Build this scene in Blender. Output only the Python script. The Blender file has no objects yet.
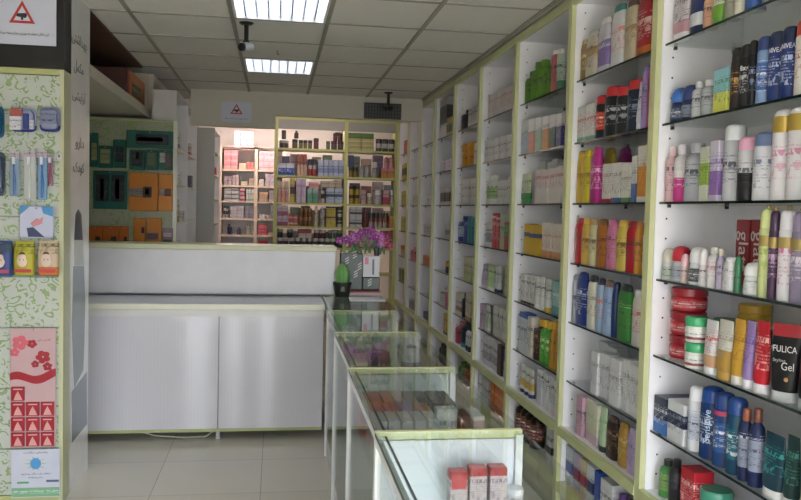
import bpy, bmesh, math, random
from mathutils import Vector, Matrix
random.seed(7)
SC = bpy.context.scene
COL = SC.collection
# ------------------------------------------------------------------ camera model (801 x 500)
F, CX, CY, HC = 800.0, 400.5, 250.0, 1.6
_d = Vector((276.0 - CX, CY - 207.5, F)).normalized()
_e = Vector((1.0, -0.0245, 0.0))
_n = _e.cross(_d)
if _n.y < 0: _n = -_n
_n.normalize()
_x = _d.cross(_n)
if _x.x < 0: _x = -_x
AX = (_x, _d, _n)                       # world X, Y, Z axes in camera space (right, up, forward)
def proj(p):
    q = (p[0], p[1], p[2] - HC)
    c = [sum(q[i] * AX[i][k] for i in range(3)) for k in range(3)]
    return CX + F * c[0] / c[2], CY - F * c[1] / c[2]
def ray(u, v):
    c = Vector((u - CX, CY - v, F))
    return Vector((AX[0].dot(c), AX[1].dot(c), AX[2].dot(c)))
def on(axis, val, u, v):
    r = ray(u, v); o = (0, 0, HC)
    return r * ((val - o[axis]) / r[axis]) + Vector(o)
def onX(u, v, X): return on(0, X, u, v)
def onY(u, v, Y): return on(1, Y, u, v)
def onZ(u, v, Z): return on(2, Z, u, v)

# ------------------------------------------------------------------ materials
def lin(h):
    if isinstance(h, str):
        h = h.lstrip('#'); h = tuple(int(h[i:i+2], 16) / 255 for i in (0, 2, 4))
    return tuple((c / 12.92 if c <= .04045 else ((c + .055) / 1.055) ** 2.4) for c in h) + (1.0,)
_M = {}
def new_mat(name):
    m = bpy.data.materials.new(name); m.use_nodes = True
    nt = m.node_tree; nt.nodes.clear()
    out = nt.nodes.new('ShaderNodeOutputMaterial'); b = nt.nodes.new('ShaderNodeBsdfPrincipled')
    nt.links.new(b.outputs[0], out.inputs[0])
    return m, nt, b, out
def nd(nt, t, **kw):
    n = nt.nodes.new(t)
    for k, v in kw.items():
        if k.startswith('i_'):
            key = k[2:]; key = int(key) if key.isdigit() else key
            n.inputs[key].default_value = v
        else: setattr(n, k, v)
    return n
def mixc(nt, fac, a, b):
    n = nt.nodes.new('ShaderNodeMix'); n.data_type = 'RGBA'
    for s, v in ((0, fac), (6, a), (7, b)):
        if isinstance(v, bpy.types.NodeSocket): nt.links.new(v, n.inputs[s])
        elif isinstance(v, (int, float)): n.inputs[s].default_value = v
        else: n.inputs[s].default_value = v
    return n.outputs[2]
def math_n(nt, op, a, b=None, c=None):
    n = nt.nodes.new('ShaderNodeMath'); n.operation = op
    for i, v in enumerate((a, b, c)):
        if v is None: continue
        if isinstance(v, bpy.types.NodeSocket): nt.links.new(v, n.inputs[i])
        else: n.inputs[i].default_value = v
    return n.outputs[0]
def plain(h, rough=.5, metal=0.0, vary=.05, scale=9.0, bump=0.0, coat=0.0):
    k = ('p', h, rough, metal, vary, bump, coat)
    if k in _M: return _M[k]
    m, nt, b, out = new_mat('surface'); c = lin(h)
    tc = nd(nt, 'ShaderNodeTexCoord'); ns = nd(nt, 'ShaderNodeTexNoise', i_Scale=scale, i_Detail=3.0)
    nt.links.new(tc.outputs['Object'], ns.inputs['Vector'])
    dk = tuple(x * (1 - vary * 2) for x in c[:3]) + (1,); lt = tuple(min(1, x * (1 + vary)) for x in c[:3]) + (1,)
    nt.links.new(mixc(nt, ns.outputs[0], dk, lt), b.inputs['Base Color'])
    b.inputs['Roughness'].default_value = rough; b.inputs['Metallic'].default_value = metal
    b.inputs['Coat Weight'].default_value = coat
    if bump:
        bp = nd(nt, 'ShaderNodeBump', i_Strength=bump, i_Distance=.002)
        n2 = nd(nt, 'ShaderNodeTexNoise', i_Scale=220.0); nt.links.new(tc.outputs['Object'], n2.inputs['Vector'])
        nt.links.new(n2.outputs[0], bp.inputs['Height']); nt.links.new(bp.outputs[0], b.inputs['Normal'])
    _M[k] = m; return m
def printed(base, ink='#333344', acc=None, a0=0.0, a1=.2, t0=.28, t1=.8, rough=.4, dens=1.0, seed=0):
    """a packaging surface: base colour, one colour band, and rows of small print"""
    k = ('k', base, ink, acc, a0, a1, t0, t1, rough, dens, seed)
    if k in _M: return _M[k]
    m, nt, b, out = new_mat('printed_packaging'); dim = lambda q: tuple(x * .86 for x in q[:3]) + (1,); B = dim(lin(base)); I = lin(ink)
    tc = nd(nt, 'ShaderNodeTexCoord'); sp = nd(nt, 'ShaderNodeSeparateXYZ'); nt.links.new(tc.outputs['Generated'], sp.inputs[0])
    xy = math_n(nt, 'ADD', sp.outputs[0], sp.outputs[1])
    cb = nd(nt, 'ShaderNodeCombineXYZ'); nt.links.new(math_n(nt, 'ADD', xy, seed * .37), cb.inputs[0]); nt.links.new(math_n(nt, 'ADD', sp.outputs[2], seed * .11), cb.inputs[1])
    br = nd(nt, 'ShaderNodeTexBrick', i_Color1=(1, 1, 1, 1), i_Color2=(0, 0, 0, 1), i_Mortar=(0, 0, 0, 1), i_Scale=1.0)
    br.inputs['Mortar Size'].default_value = .014; br.inputs['Brick Width'].default_value = .23; br.inputs['Row Height'].default_value = .055
    br.inputs['Bias'].default_value = -.15; br.offset = .37
    nt.links.new(cb.outputs[0], br.inputs['Vector'])
    word = math_n(nt, 'GREATER_THAN', br.outputs[0], .5)
    zz = sp.outputs[2]
    rng = math_n(nt, 'MULTIPLY', math_n(nt, 'GREATER_THAN', zz, t0), math_n(nt, 'LESS_THAN', zz, t1))
    ns = nd(nt, 'ShaderNodeTexNoise', i_Scale=38.0, i_Detail=1.0); nt.links.new(cb.outputs[0], ns.inputs['Vector'])
    letters = math_n(nt, 'GREATER_THAN', ns.outputs[0], .47)
    small = math_n(nt, 'MULTIPLY', math_n(nt, 'MULTIPLY', word, rng), math_n(nt, 'MULTIPLY', letters, .5 * dens))
    # a bold brand line and a loose printed motif
    n2 = nd(nt, 'ShaderNodeTexNoise', i_Scale=15.0, i_Detail=0.0); sq = nd(nt, 'ShaderNodeVectorMath', operation='MULTIPLY'); nt.links.new(cb.outputs[0], sq.inputs[0]); sq.inputs[1].default_value = (1.0, .45, 1); nt.links.new(sq.outputs[0], n2.inputs['Vector'])
    zb = t0 + (t1 - t0) * (.62 + .1 * seed)
    inb = math_n(nt, 'COMPARE', zz, zb, .045)
    bold = math_n(nt, 'MULTIPLY', math_n(nt, 'MULTIPLY', inb, math_n(nt, 'GREATER_THAN', n2.outputs[0], .46)), .85 * dens * (t0 < .8))
    n3 = nd(nt, 'ShaderNodeTexNoise', i_Scale=5.5, i_Detail=2.0); nt.links.new(cb.outputs[0], n3.inputs['Vector'])
    inm = math_n(nt, 'COMPARE', zz, t0 + (t1 - t0) * (.3 - .08 * seed), .12)
    motif = math_n(nt, 'MULTIPLY', math_n(nt, 'MULTIPLY', inm, math_n(nt, 'GREATER_THAN', n3.outputs[0], .56)), .55 * dens * (t0 < .8))
    fac = math_n(nt, 'MAXIMUM', small, math_n(nt, 'MAXIMUM', bold, motif))
    col = B
    if acc:
        ar = math_n(nt, 'MULTIPLY', math_n(nt, 'GREATER_THAN', zz, a0), math_n(nt, 'LESS_THAN', zz, a1))
        col = mixc(nt, ar, B, dim(lin(acc)))
    nt.links.new(mixc(nt, fac, col, I), b.inputs['Base Color'])
    b.inputs['Roughness'].default_value = rough; b.inputs['Specular IOR Level'].default_value = .32
    _M[k] = m; return m
def glass(tint='#f6fbf8', gloss=.12, name='clear_glass', rough=.02):
    k = ('g', tint, gloss, rough)
    if k in _M: return _M[k]
    m, nt, b, out = new_mat(name); nt.nodes.remove(b)
    t = nd(nt, 'ShaderNodeBsdfTransparent', i_Color=lin(tint)); g = nd(nt, 'ShaderNodeBsdfGlossy', i_Roughness=rough)
    lw = nd(nt, 'ShaderNodeLayerWeight', i_Blend=.5); fa = math_n(nt, 'MULTIPLY_ADD', math_n(nt, 'POWER', lw.outputs['Facing'], 5.0), .85, gloss * .3)
    mx = nd(nt, 'ShaderNodeMixShader'); nt.links.new(fa, mx.inputs[0]); nt.links.new(t.outputs[0], mx.inputs[1]); nt.links.new(g.outputs[0], mx.inputs[2])
    nt.links.new(mx.outputs[0], out.inputs[0]); _M[k] = m; return m
def frosted(tint, through=.35):
    k = ('f', tint, through)
    if k in _M: return _M[k]
    m, nt, b, out = new_mat('frosted_glass')
    b.inputs['Base Color'].default_value = lin(tint); b.inputs['Roughness'].default_value = .15
    t = nd(nt, 'ShaderNodeBsdfTransparent', i_Color=lin('#f0f7f4')); mx = nd(nt, 'ShaderNodeMixShader', i_0=through)
    nt.links.new(b.outputs[0], mx.inputs[1]); nt.links.new(t.outputs[0], mx.inputs[2]); nt.links.new(mx.outputs[0], out.inputs[0])
    _M[k] = m; return m
def emit(h, s):
    k = ('e', h, s)
    if k in _M: return _M[k]
    m, nt, b, out = new_mat('lamp_glow'); b.inputs['Base Color'].default_value = lin(h)
    b.inputs['Emission Color'].default_value = lin(h); b.inputs['Emission Strength'].default_value = s
    _M[k] = m; return m
def floral(scale=15.0, bg='#b3b9b2'):
    k = ('fl', scale, bg)
    if k in _M: return _M[k]
    m, nt, b, out = new_mat('floral_wallpaper')
    tc = nd(nt, 'ShaderNodeTexCoord'); ns = nd(nt, 'ShaderNodeTexNoise', i_Scale=9.0, i_Detail=1.0)
    nt.links.new(tc.outputs['Object'], ns.inputs['Vector'])
    off = nd(nt, 'ShaderNodeVectorMath', operation='MULTIPLY_ADD'); nt.links.new(ns.outputs[1], off.inputs[0]); off.inputs[1].default_value = (.09, 0, .09); nt.links.new(tc.outputs['Object'], off.inputs[2])
    flat = nd(nt, 'ShaderNodeVectorMath', operation='MULTIPLY'); nt.links.new(off.outputs[0], flat.inputs[0]); flat.inputs[1].default_value = (1, 0, 1)
    vo = nd(nt, 'ShaderNodeTexVoronoi', i_Scale=scale); nt.links.new(flat.outputs[0], vo.inputs['Vector'])
    wv = math_n(nt, 'SINE', math_n(nt, 'MULTIPLY', vo.outputs['Distance'], 15.0))
    ring = math_n(nt, 'GREATER_THAN', wv, .25)
    n2 = nd(nt, 'ShaderNodeTexNoise', i_Scale=22.0); nt.links.new(flat.outputs[0], n2.inputs['Vector'])
    brk = math_n(nt, 'GREATER_THAN', n2.outputs[0], .485)
    sw = math_n(nt, 'MULTIPLY', math_n(nt, 'MULTIPLY', ring, brk), .85)
    n3 = nd(nt, 'ShaderNodeTexNoise', i_Scale=5.0); nt.links.new(flat.outputs[0], n3.inputs['Vector'])
    g = mixc(nt, n3.outputs[0], lin('#56783c'), lin('#8fa560'))
    nt.links.new(mixc(nt, sw, lin(bg), g), b.inputs['Base Color']); b.inputs['Roughness'].default_value = .45
    _M[k] = m; return m
def floor_mat():
    m, nt, b, out = new_mat('polished_floor_tiles')
    tc = nd(nt, 'ShaderNodeTexCoord'); mp = nd(nt, 'ShaderNodeMapping'); mp.inputs['Location'].default_value = (.06, -.28, 0)
    nt.links.new(tc.outputs['Object'], mp.inputs[0])
    br = nd(nt, 'ShaderNodeTexBrick', i_Color1=lin('#e0dbcf'), i_Color2=lin('#d8d3c6'), i_Mortar=lin('#b4aea2'), i_Scale=1.0)
    br.offset = 0.0; br.inputs['Mortar Size'].default_value = .003; br.inputs['Brick Width'].default_value = .6; br.inputs['Row Height'].default_value = .6
    nt.links.new(mp.outputs[0], br.inputs['Vector'])
    ns = nd(nt, 'ShaderNodeTexNoise', i_Scale=3.0, i_Detail=5.0); nt.links.new(tc.outputs['Object'], ns.inputs['Vector'])
    nt.links.new(mixc(nt, math_n(nt, 'MULTIPLY', ns.outputs[0], .25), br.outputs[0], lin('#c4beb0')), b.inputs['Base Color'])
    b.inputs['Roughness'].default_value = .085
    return m
def fluted():
    m, nt, b, out = new_mat('fluted_glossy_laminate')
    tc = nd(nt, 'ShaderNodeTexCoord'); wv = nd(nt, 'ShaderNodeTexWave', i_Scale=14.0, i_Distortion=.3); wv.bands_direction = 'X'
    nt.links.new(tc.outputs['Object'], wv.inputs['Vector'])
    nt.links.new(mixc(nt, wv.outputs[1], lin('#cccbd3'), lin('#cfced6')), b.inputs['Base Color'])
    bp = nd(nt, 'ShaderNodeBump', i_Strength=.004, i_Distance=.001); nt.links.new(wv.outputs[1], bp.inputs['Height']); nt.links.new(bp.outputs[0], b.inputs['Normal'])
    b.inputs['Roughness'].default_value = .08; b.inputs['Specular IOR Level'].default_value = .36
    return m
WHITE = plain('#e6e5e8', .38); WHITE2 = plain('#e4e3e6', .3); OLIVE = plain('#b3b67c', .4); CREAM = plain('#d6d7bd', .35)
GLASS = glass(); EDGE = plain('#13231e', .15); BLACK = plain('#121214', .35); METAL = plain('#9a9a9c', .3, .9); PIN = plain('#3b3d42', .4, .5)

# ------------------------------------------------------------------ mesh helpers
class MB:
    def __init__(s): s.bm = bmesh.new(); s.mats = []
    def mi(s, m):
        if m not in s.mats: s.mats.append(m)
        return s.mats.index(m)
    def box(s, x0, x1, y0, y1, z0, z1, m, bev=0.0, rot=None):
        b = s.bm; i = s.mi(m); n0 = len(b.faces)
        vs = [b.verts.new((x, y, z)) for x in (x0, x1) for y in (y0, y1) for z in (z0, z1)]
        fs = [b.faces.new([vs[q] for q in f]) for f in ((0,1,3,2),(4,6,7,5),(0,4,5,1),(2,3,7,6),(0,2,6,4),(1,5,7,3))]
        if bev > 0:
            es = list({e for f in fs for e in f.edges})
            r = bmesh.ops.bevel(b, geom=es, offset=bev, segments=1, affect='EDGES'); fs = list({f for v in vs if v.is_valid for f in v.link_faces} | set(r['faces']))
            for f in fs:
                if f.is_valid: f.material_index = i
            vs = list({v for f in fs if f.is_valid for v in f.verts})
        else:
            for f in fs: f.material_index = i
        if rot is not None:
            for v in vs: v.co = rot @ v.co
        return fs
    def loft(s, secs, m, seg=20, cx=0., cy=0., top=True, bot=True, mats=None):
        """secs: (z, rx, ry, exponent) rings"""
        b = s.bm; i = s.mi(m); rings = []
        for q in secs:
            z, rx, ry = q[:3]; e = q[3] if len(q) > 3 else 2.0
            ring = []
            for k in range(seg):
                a = 2 * math.pi * (k + .5) / seg; c, sn = math.cos(a), math.sin(a)
                ring.append(b.verts.new((cx + rx * math.copysign(abs(c) ** (2 / e), c), cy + ry * math.copysign(abs(sn) ** (2 / e), sn), z)))
            rings.append(ring)
        for j, (r0, r1) in enumerate(zip(rings, rings[1:])):
            for k in range(seg):
                f = b.faces.new((r0[k], r0[(k + 1) % seg], r1[(k + 1) % seg], r1[k])); f.smooth = True
                f.material_index = s.mi(mats[j]) if mats and mats[j] else i
        if bot: f = b.faces.new(rings[0][::-1]); f.material_index = i
        if top: f = b.faces.new(rings[-1]); f.material_index = i
    def tube(s, pts, r, m, seg=8):
        b = s.bm; i = s.mi(m); rings = []; n = len(pts); P = [Vector(p) for p in pts]
        for j in range(n):
            t = (P[min(j + 1, n - 1)] - P[max(j - 1, 0)]).normalized()
            a = t.cross(Vector((0, 0, 1)) if abs(t.z) < .9 else Vector((1, 0, 0))).normalized(); c = t.cross(a)
            rr = r[j] if isinstance(r, (list, tuple)) else r
            rings.append([b.verts.new(P[j] + a * (rr * math.cos(2 * math.pi * k / seg)) + c * (rr * math.sin(2 * math.pi * k / seg))) for k in range(seg)])
        for r0, r1 in zip(rings, rings[1:]):
            for k in range(seg):
                f = b.faces.new((r0[k], r0[(k + 1) % seg], r1[(k + 1) % seg], r1[k])); f.smooth = True; f.material_index = i
        for rg in (rings[0][::-1], rings[-1]):
            f = b.faces.new(rg); f.material_index = i
    def prism(s, pts, t, m, plane='XZ', at=0.0):
        """outline extruded by t; XZ faces -Y at y=at, YZ faces -X or +X at x=at"""
        b = s.bm; i = s.mi(m)
        mk = (lambda u, v, w: (u, w, v)) if plane == 'XZ' else ((lambda u, v, w: (w, u, v)) if plane == 'YZ' else (lambda u, v, w: (u, v, w)))
        A = [b.verts.new(mk(u, v, at)) for u, v in pts]; B = [b.verts.new(mk(u, v, at + t)) for u, v in pts]
        n = len(pts); fs = [b.faces.new(A), b.faces.new(B[::-1])] + [b.faces.new((A[k], B[k], B[(k + 1) % n], A[(k + 1) % n])) for k in range(n)]
        for f in fs: f.material_index = i
    def ball(s, c, rx, ry, rz, m, seg=12, rot=None):
        b = s.bm; i = s.mi(m); n0 = set(b.verts)
        r = bmesh.ops.create_uvsphere(b, u_segments=seg, v_segments=max(6, seg // 2 + 2), radius=1.0)
        for v in r['verts']:
            q = Vector((v.co.x * rx, v.co.y * ry, v.co.z * rz))
            if rot is not None: q = rot @ q
            v.co = q + Vector(c)
            for f in v.link_faces: f.material_index = i; f.smooth = True
    def build(s, name, parent=None):
        me = bpy.data.meshes.new(name); bmesh.ops.recalc_face_normals(s.bm, faces=s.bm.faces); s.bm.to_mesh(me); s.bm.free()
        for m in s.mats: me.materials.append(m)
        me.set_sharp_from_angle(angle=math.radians(38))
        o = bpy.data.objects.new(name, me); COL.objects.link(o)
        if parent: o.parent = parent
        return o
def empty(name, loc=(0, 0, 0), rz=0.0):
    o = bpy.data.objects.new(name, None); COL.objects.link(o); o.location = loc; o.rotation_euler = (0, 0, rz); o.empty_display_size = .05
    return o
def tag(o, label, cat, group=None):
    o['label'] = label; o['category'] = cat
    if group: o['group'] = group
    return o
def struct(mb, name):
    o = mb.build(name); o['kind'] = 'structure'; return o
def copy_tree(o, parent=None):
    c = o.copy(); COL.objects.link(c)
    if parent: c.parent = parent
    for ch in list(o.children): copy_tree(ch, c)
    return c
def boxo(name, parent, x0, x1, y0, y1, z0, z1, m, bev=0.0):
    b = MB(); b.box(x0, x1, y0, y1, z0, z1, m, bev); return b.build(name, parent)
_TB = {}
def text_mesh(body, size, mat, extrude=.0004, spacing=1.0):
    k = (body, size, mat.name)
    c = bpy.data.curves.new('lettering', 'FONT'); c.body = body; c.size = size; c.extrude = extrude; c.align_x = 'CENTER'; c.align_y = 'CENTER'; c.space_character = spacing; c.resolution_u = 3
    o = bpy.data.objects.new('lettering', c); COL.objects.link(o)
    me = bpy.data.meshes.new_from_object(o.evaluated_get(bpy.context.evaluated_depsgraph_get()))
    bpy.data.objects.remove(o); bpy.data.curves.remove(c)
    me.materials.clear(); me.materials.append(mat); return me
def letter(parent, body, size, mat, loc, facing='-X', spin=0.0, width=None, name='lettering', height=None, wrap=None):
    me = text_mesh(body, size, mat)
    xs = [v.co.x for v in me.vertices]; ys = [v.co.y for v in me.vertices]
    cx = (max(xs) + min(xs)) / 2; cy = (max(ys) + min(ys)) / 2
    sx = width / (max(xs) - min(xs)) if width else 1.0
    sy = height / (max(ys) - min(ys)) if height else (sx if width else 1.0)
    B = {'-X': Matrix(((0, 0, -1), (-1, 0, 0), (0, 1, 0))), '-Y': Matrix(((1, 0, 0), (0, 0, -1), (0, 1, 0))), '+X': Matrix(((0, 0, 1), (1, 0, 0), (0, 1, 0)))}[facing]
    R = B @ Matrix.Rotation(spin, 3, 'Z')
    for v in me.vertices: v.co = R @ Vector(((v.co.x - cx) * sx, (v.co.y - cy) * sy, v.co.z)) + Vector(loc)
    if wrap:
        for v in me.vertices:
            a = (v.co.y - loc[1]) / wrap; q = wrap + (loc[0] - v.co.x)
            v.co.x = loc[0] + wrap - q * math.cos(a); v.co.y = loc[1] + q * math.sin(a)
    o = bpy.data.objects.new(name, me); COL.objects.link(o)
    if parent: o.parent = parent
    return o
# Persian words joined by hand out of presentation forms, right to left
_FORM = {'\u0627': (0xFE8D, 2), '\u0622': (0xFE81, 2), '\u0628': (0xFE8F, 4), '\u067e': (0xFB56, 4), '\u062a': (0xFE95, 4), '\u062c': (0xFE9D, 4), '\u062d': (0xFEA1, 4), '\u062e': (0xFEA5, 4), '\u062f': (0xFEA9, 2), '\u0631': (0xFEAD, 2), '\u0632': (0xFEAF, 2), '\u0633': (0xFEB1, 4), '\u0634': (0xFEB5, 4), '\u0635': (0xFEB9, 4), '\u0637': (0xFEC1, 4), '\u0641': (0xFED1, 4), '\u06a9': (0xFB8E, 4), '\u06af': (0xFB92, 4), '\u0644': (0xFEDD, 4), '\u0645': (0xFEE1, 4), '\u0646': (0xFEE5, 4), '\u0647': (0xFEE9, 4), '\u0648': (0xFEED, 2), '\u06cc': (0xFBFC, 4), '\u0626': (0xFE89, 4)}
def persian(s):
    out = []
    for w in s.split(' '):
        g = []
        for i, c in enumerate(w):
            b, n = _FORM[c]
            prev = i > 0 and _FORM[w[i - 1]][1] == 4; nxt = i < len(w) - 1 and n == 4
            g.append(chr(b + (3 if prev and nxt else 2 if nxt else 1 if prev else 0)) if n == 4 else chr(b + (1 if prev else 0)))
        out.append(''.join(reversed(g)))
    return ' '.join(reversed(out))
ORD = ['first', 'second', 'third', 'fourth', 'fifth', 'sixth', 'seventh', 'eighth', 'ninth', 'tenth', 'eleventh', 'twelfth', 'thirteenth', 'fourteenth', 'fifteenth', 'sixteenth', 'seventeenth', 'eighteenth', 'nineteenth', 'twentieth']
SKY, EXPO, SUN, TUBES, LINT = 17, 0.42, 40, 34, 2.2
# ------------------------------------------------------------------ the setting
CEIL = 2.74
wallm = plain('#bfbbae', .7, vary=.03); wallw = plain('#ded9d2', .6, vary=.03)
b = MB(); b.box(-1.9, 1.95, -1.3, 11.6, -.08, 0, floor_mat()); struct(b, 'floor')
b = MB(); b.box(-8, 8, -14, -1.3, -.12, -.02, plain('#9a9894', .8)); struct(b, 'pavement')
b = MB(); b.box(-1.9, -1.77, -1.3, 7.32, 0, 2.95, wallm); b.box(-1.9, -1.08, 7.32, 11.6, 0, 2.95, wallm); struct(b, 'wall_left')
b = MB(); b.box(1.88, 1.98, -1.3, 11.6, 0, 2.95, wallw); struct(b, 'wall_right')
b = MB(); b.box(-1.9, 1.98, 11.5, 11.6, 0, 2.95, wallw); struct(b, 'wall_back')
b = MB(); b.box(-1.9, 1.98, -1.35, -1.25, LINT, 2.95, wallm); [b.box(x0, x1, -1.35, -1.25, 0, LINT, wallm) for x0, x1 in ((-1.9, -1.32), (-.97, -.68), (-.5, -.2), (0, .42))]; b.box(1.7, 1.98, -1.35, -1.25, 0, LINT, wallm); struct(b, 'wall_front')  # unseen front wall; piers and lintel shaped for the daylight falling inside
alu = plain('#8f9295', .35, .6)
b = MB()
for x in (.42, 1.65): b.box(x, x + .05, -1.33, -1.27, 0, LINT, alu)
for z in (0, LINT - .05): b.box(.47, 1.65, -1.33, -1.27, z, z + .05, alu)
struct(b, 'window_1')
b = MB(); b.box(-.84, -.02, 8.1, 8.2, 2.385, CEIL, wallm); b.box(-.02, 1.462, 8.1, 8.2, 2.515, CEIL, wallm); struct(b, 'wall_bulkhead')
# suspended ceiling: mineral tiles in a T-bar grid, two cells left open for the lights
XL = [-1.77, -1.47, -.877, -.279, .293, .885, 1.46, 1.88]; YL = [-1.3] + [4.355 + .6437 * k for k in range(-8, 11)] + [11.5]
tile = plain('#d0cfc9', .85, vary=.02, bump=.15)
LIGHTS = [(4.355, 4.355 + .6437), (4.355 + 3 * .6437, 4.355 + 4 * .6437)]
holes = {(3, YL.index(4.355)), (3, YL.index(4.355 + .6437 * 3)), (3, YL.index(4.355 + .6437 * -4))}
b = MB()
for i in range(len(XL) - 1):
    for j in range(len(YL) - 1):
        if (i, j) not in holes: b.box(XL[i], XL[i + 1], YL[j], YL[j + 1], CEIL, CEIL + .015, tile)
b.box(-1.9, 1.98, -1.35, 11.6, 2.95, 3.02, wallm)
struct(b, 'ceiling')
bar = plain('#8c8a7e', .6)
b = MB()
for x in XL[1:-1]: b.box(x - .013, x + .013, -1.3, 11.5, CEIL - .006, CEIL + .004, bar)
for y in YL[1:-1]: b.box(-1.77, 1.47, y - .011, y + .011, CEIL - .005, CEIL + .004, bar)
struct(b, 'trim_1')
# ------------------------------------------------------------------ ceiling lights
mirror = plain('#c9d0d8', .18, .9, vary=0); LOUV = plain('#e2e5ea', .3, .3, vary=0); TUBE = emit('#e6efff', TUBES); TFR = plain('#d5d6d6', .4)
def ceiling_light(y0, y1, label, lit=True, tm=None):
    x0, x1 = XL[3] + .012, XL[4] - .012; t = empty('ceiling_light', ((x0 + x1) / 2, (y0 + y1) / 2, CEIL)); tag(t, label, 'ceiling light', 'recessed ceiling lights')
    w = (x1 - x0) / 2; d = (y1 - y0) / 2 - .011
    f = MB()
    f.box(-w, w, -d, -d + .016, -.006, .11, TFR); f.box(-w, w, d - .016, d, -.006, .11, TFR); f.box(-w, -w + .016, -d, d, -.006, .11, TFR); f.box(w - .016, w, -d, d, -.006, .11, TFR); f.build('frame', t)
    boxo('reflector', t, -w + .016, w - .016, -d + .016, d - .016, .1, .11, mirror)
    for k in range(4):
        m = MB(); x = -w + (k + .5) * 2 * w / 4; m.tube([(x, -d + .03, .075), (x, d - .03, .075)], .011, tm or TUBE, 10); m.build('tube', t)
    g = MB()
    for k in range(1, 8): x = -w + k * 2 * w / 8; q = .016 if k % 2 == 0 else .006; g.prism([(x - q, .045), (x + q, .045), (x + .003, 0), (x - .003, 0)], 2 * d - .034, mirror, 'XZ', -d + .017)
    for k in range(1, 7):
        y = -d + k * 2 * d / 7; g.box(-w + .017, w - .017, y - .003, y + .003, .003, .042, LOUV)
    g.build('louver', t); return t
ceiling_light(*LIGHTS[0], 'large recessed louvred light in ceiling cut by top of photo')
ceiling_light(*LIGHTS[1], 'smaller looking recessed louvred light further back in the tiled ceiling')
ceiling_light(YL[YL.index(4.355 + .6437 * -4)], YL[YL.index(4.355 + .6437 * -4) + 1], 'added unseen louvred light near the shop entrance, above the camera')  # unseen extra fixture, added for more light in the front of the shop
# back room strip light behind the bulkhead
t = empty('ceiling_strip_light', (-.02, 10.55, CEIL)); tag(t, 'strip light on back room ceiling behind the bulkhead', 'strip light')
boxo('housing', t, -.85, .85, -.06, .06, -.03, 0, WHITE)
for s in (-1, 1):
    m = MB(); m.tube([(-.83, s * .03, -.045), (.83, s * .03, -.045)], .013, emit('#ffe9e4', 50.0), 10); m.build('tube', t)
t = empty('ceiling_strip_light', (.3, 9.0, CEIL)); tag(t, 'added unseen strip light between the bulkhead and the olive stock rack', 'strip light')  # unseen lamp added to brighten the stock on the olive rack
boxo('housing', t, -.6, .6, -.03, .03, -.02, 0, WHITE)
m = MB(); m.tube([(-.58, 0, -.033), (.58, 0, -.033)], .013, emit('#ffe9e4', 42.0), 10); m.build('tube', t)
# ------------------------------------------------------------------ security cameras, hook, vent
def cctv(x, y, label, dome):
    t = empty('security_camera', (x, y, CEIL)); tag(t, label, 'security camera')
    m = MB(); m.loft([(-.014, .03, .03), (-.004, .045, .045), (0, .045, .045)], BLACK); m.build('ceiling_mount', t)
    m = MB(); m.tube([(0, 0, -.012), (0, 0, -.12)], .014, BLACK); m.build('stem', t)
    body = plain('#a8acb0', .3) if dome else plain('#1a1a1c', .4)
    m = MB(); R = Matrix.Rotation(math.radians(100), 3, 'X')
    m.loft([(-.035, .022, .022), (-.03, .028, .028), (.035, .028, .028), (.042, .025, .025)], body, 16); 
    o = m.build('camera_body', t); o.location = (.008, -.01, -.15); o.rotation_euler = (math.radians(100), 0, math.radians(-40))
    m = MB(); m.loft([(.0425, .026, .026), (.06, .024, .024), (.065, .016, .016)], BLACK, 16); o2 = m.build('lens', o)
    m = MB(); m.box(-.02, .02, -.02, .02, -.135, -.115, BLACK, .003); m.build('bracket', t)
    return t
cctv(-.2, 5.12, 'grey bullet security camera hanging between the two ceiling lights', True)
cctv(1.06, 7.75, 'black security camera hanging in front of the dark wall vent', False)
t = empty('ceiling_hook', (-.01, 5.95, CEIL)); tag(t, 'tiny brass hook in a ceiling tile between the lights', 'hook'); m = MB(); m.tube([(0, 0, 0), (0, 0, -.025), (.008, 0, -.033), (.014, 0, -.026)], .003, plain('#8a6a3a', .4, .6)); m.build('hook_wire', t)
t = empty('air_vent', (1.05, 8.1, 2.6)); tag(t, 'dark rectangular grille vent high on the rear bulkhead', 'vent')
m = MB(); m.box(-.19, .19, -.02, 0, -.08, .08, plain('#4b4c4a', .6)); m.build('frame', t)
m = MB()
for k in range(13): m.box(-.18 + k * .029, -.168 + k * .029, -.028, -.02, -.072, .072, BLACK)
for k in range(5): m.box(-.18, .18, -.027, -.021, -.07 + k * .034, -.062 + k * .034, BLACK)
m.build('grille', t)
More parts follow.
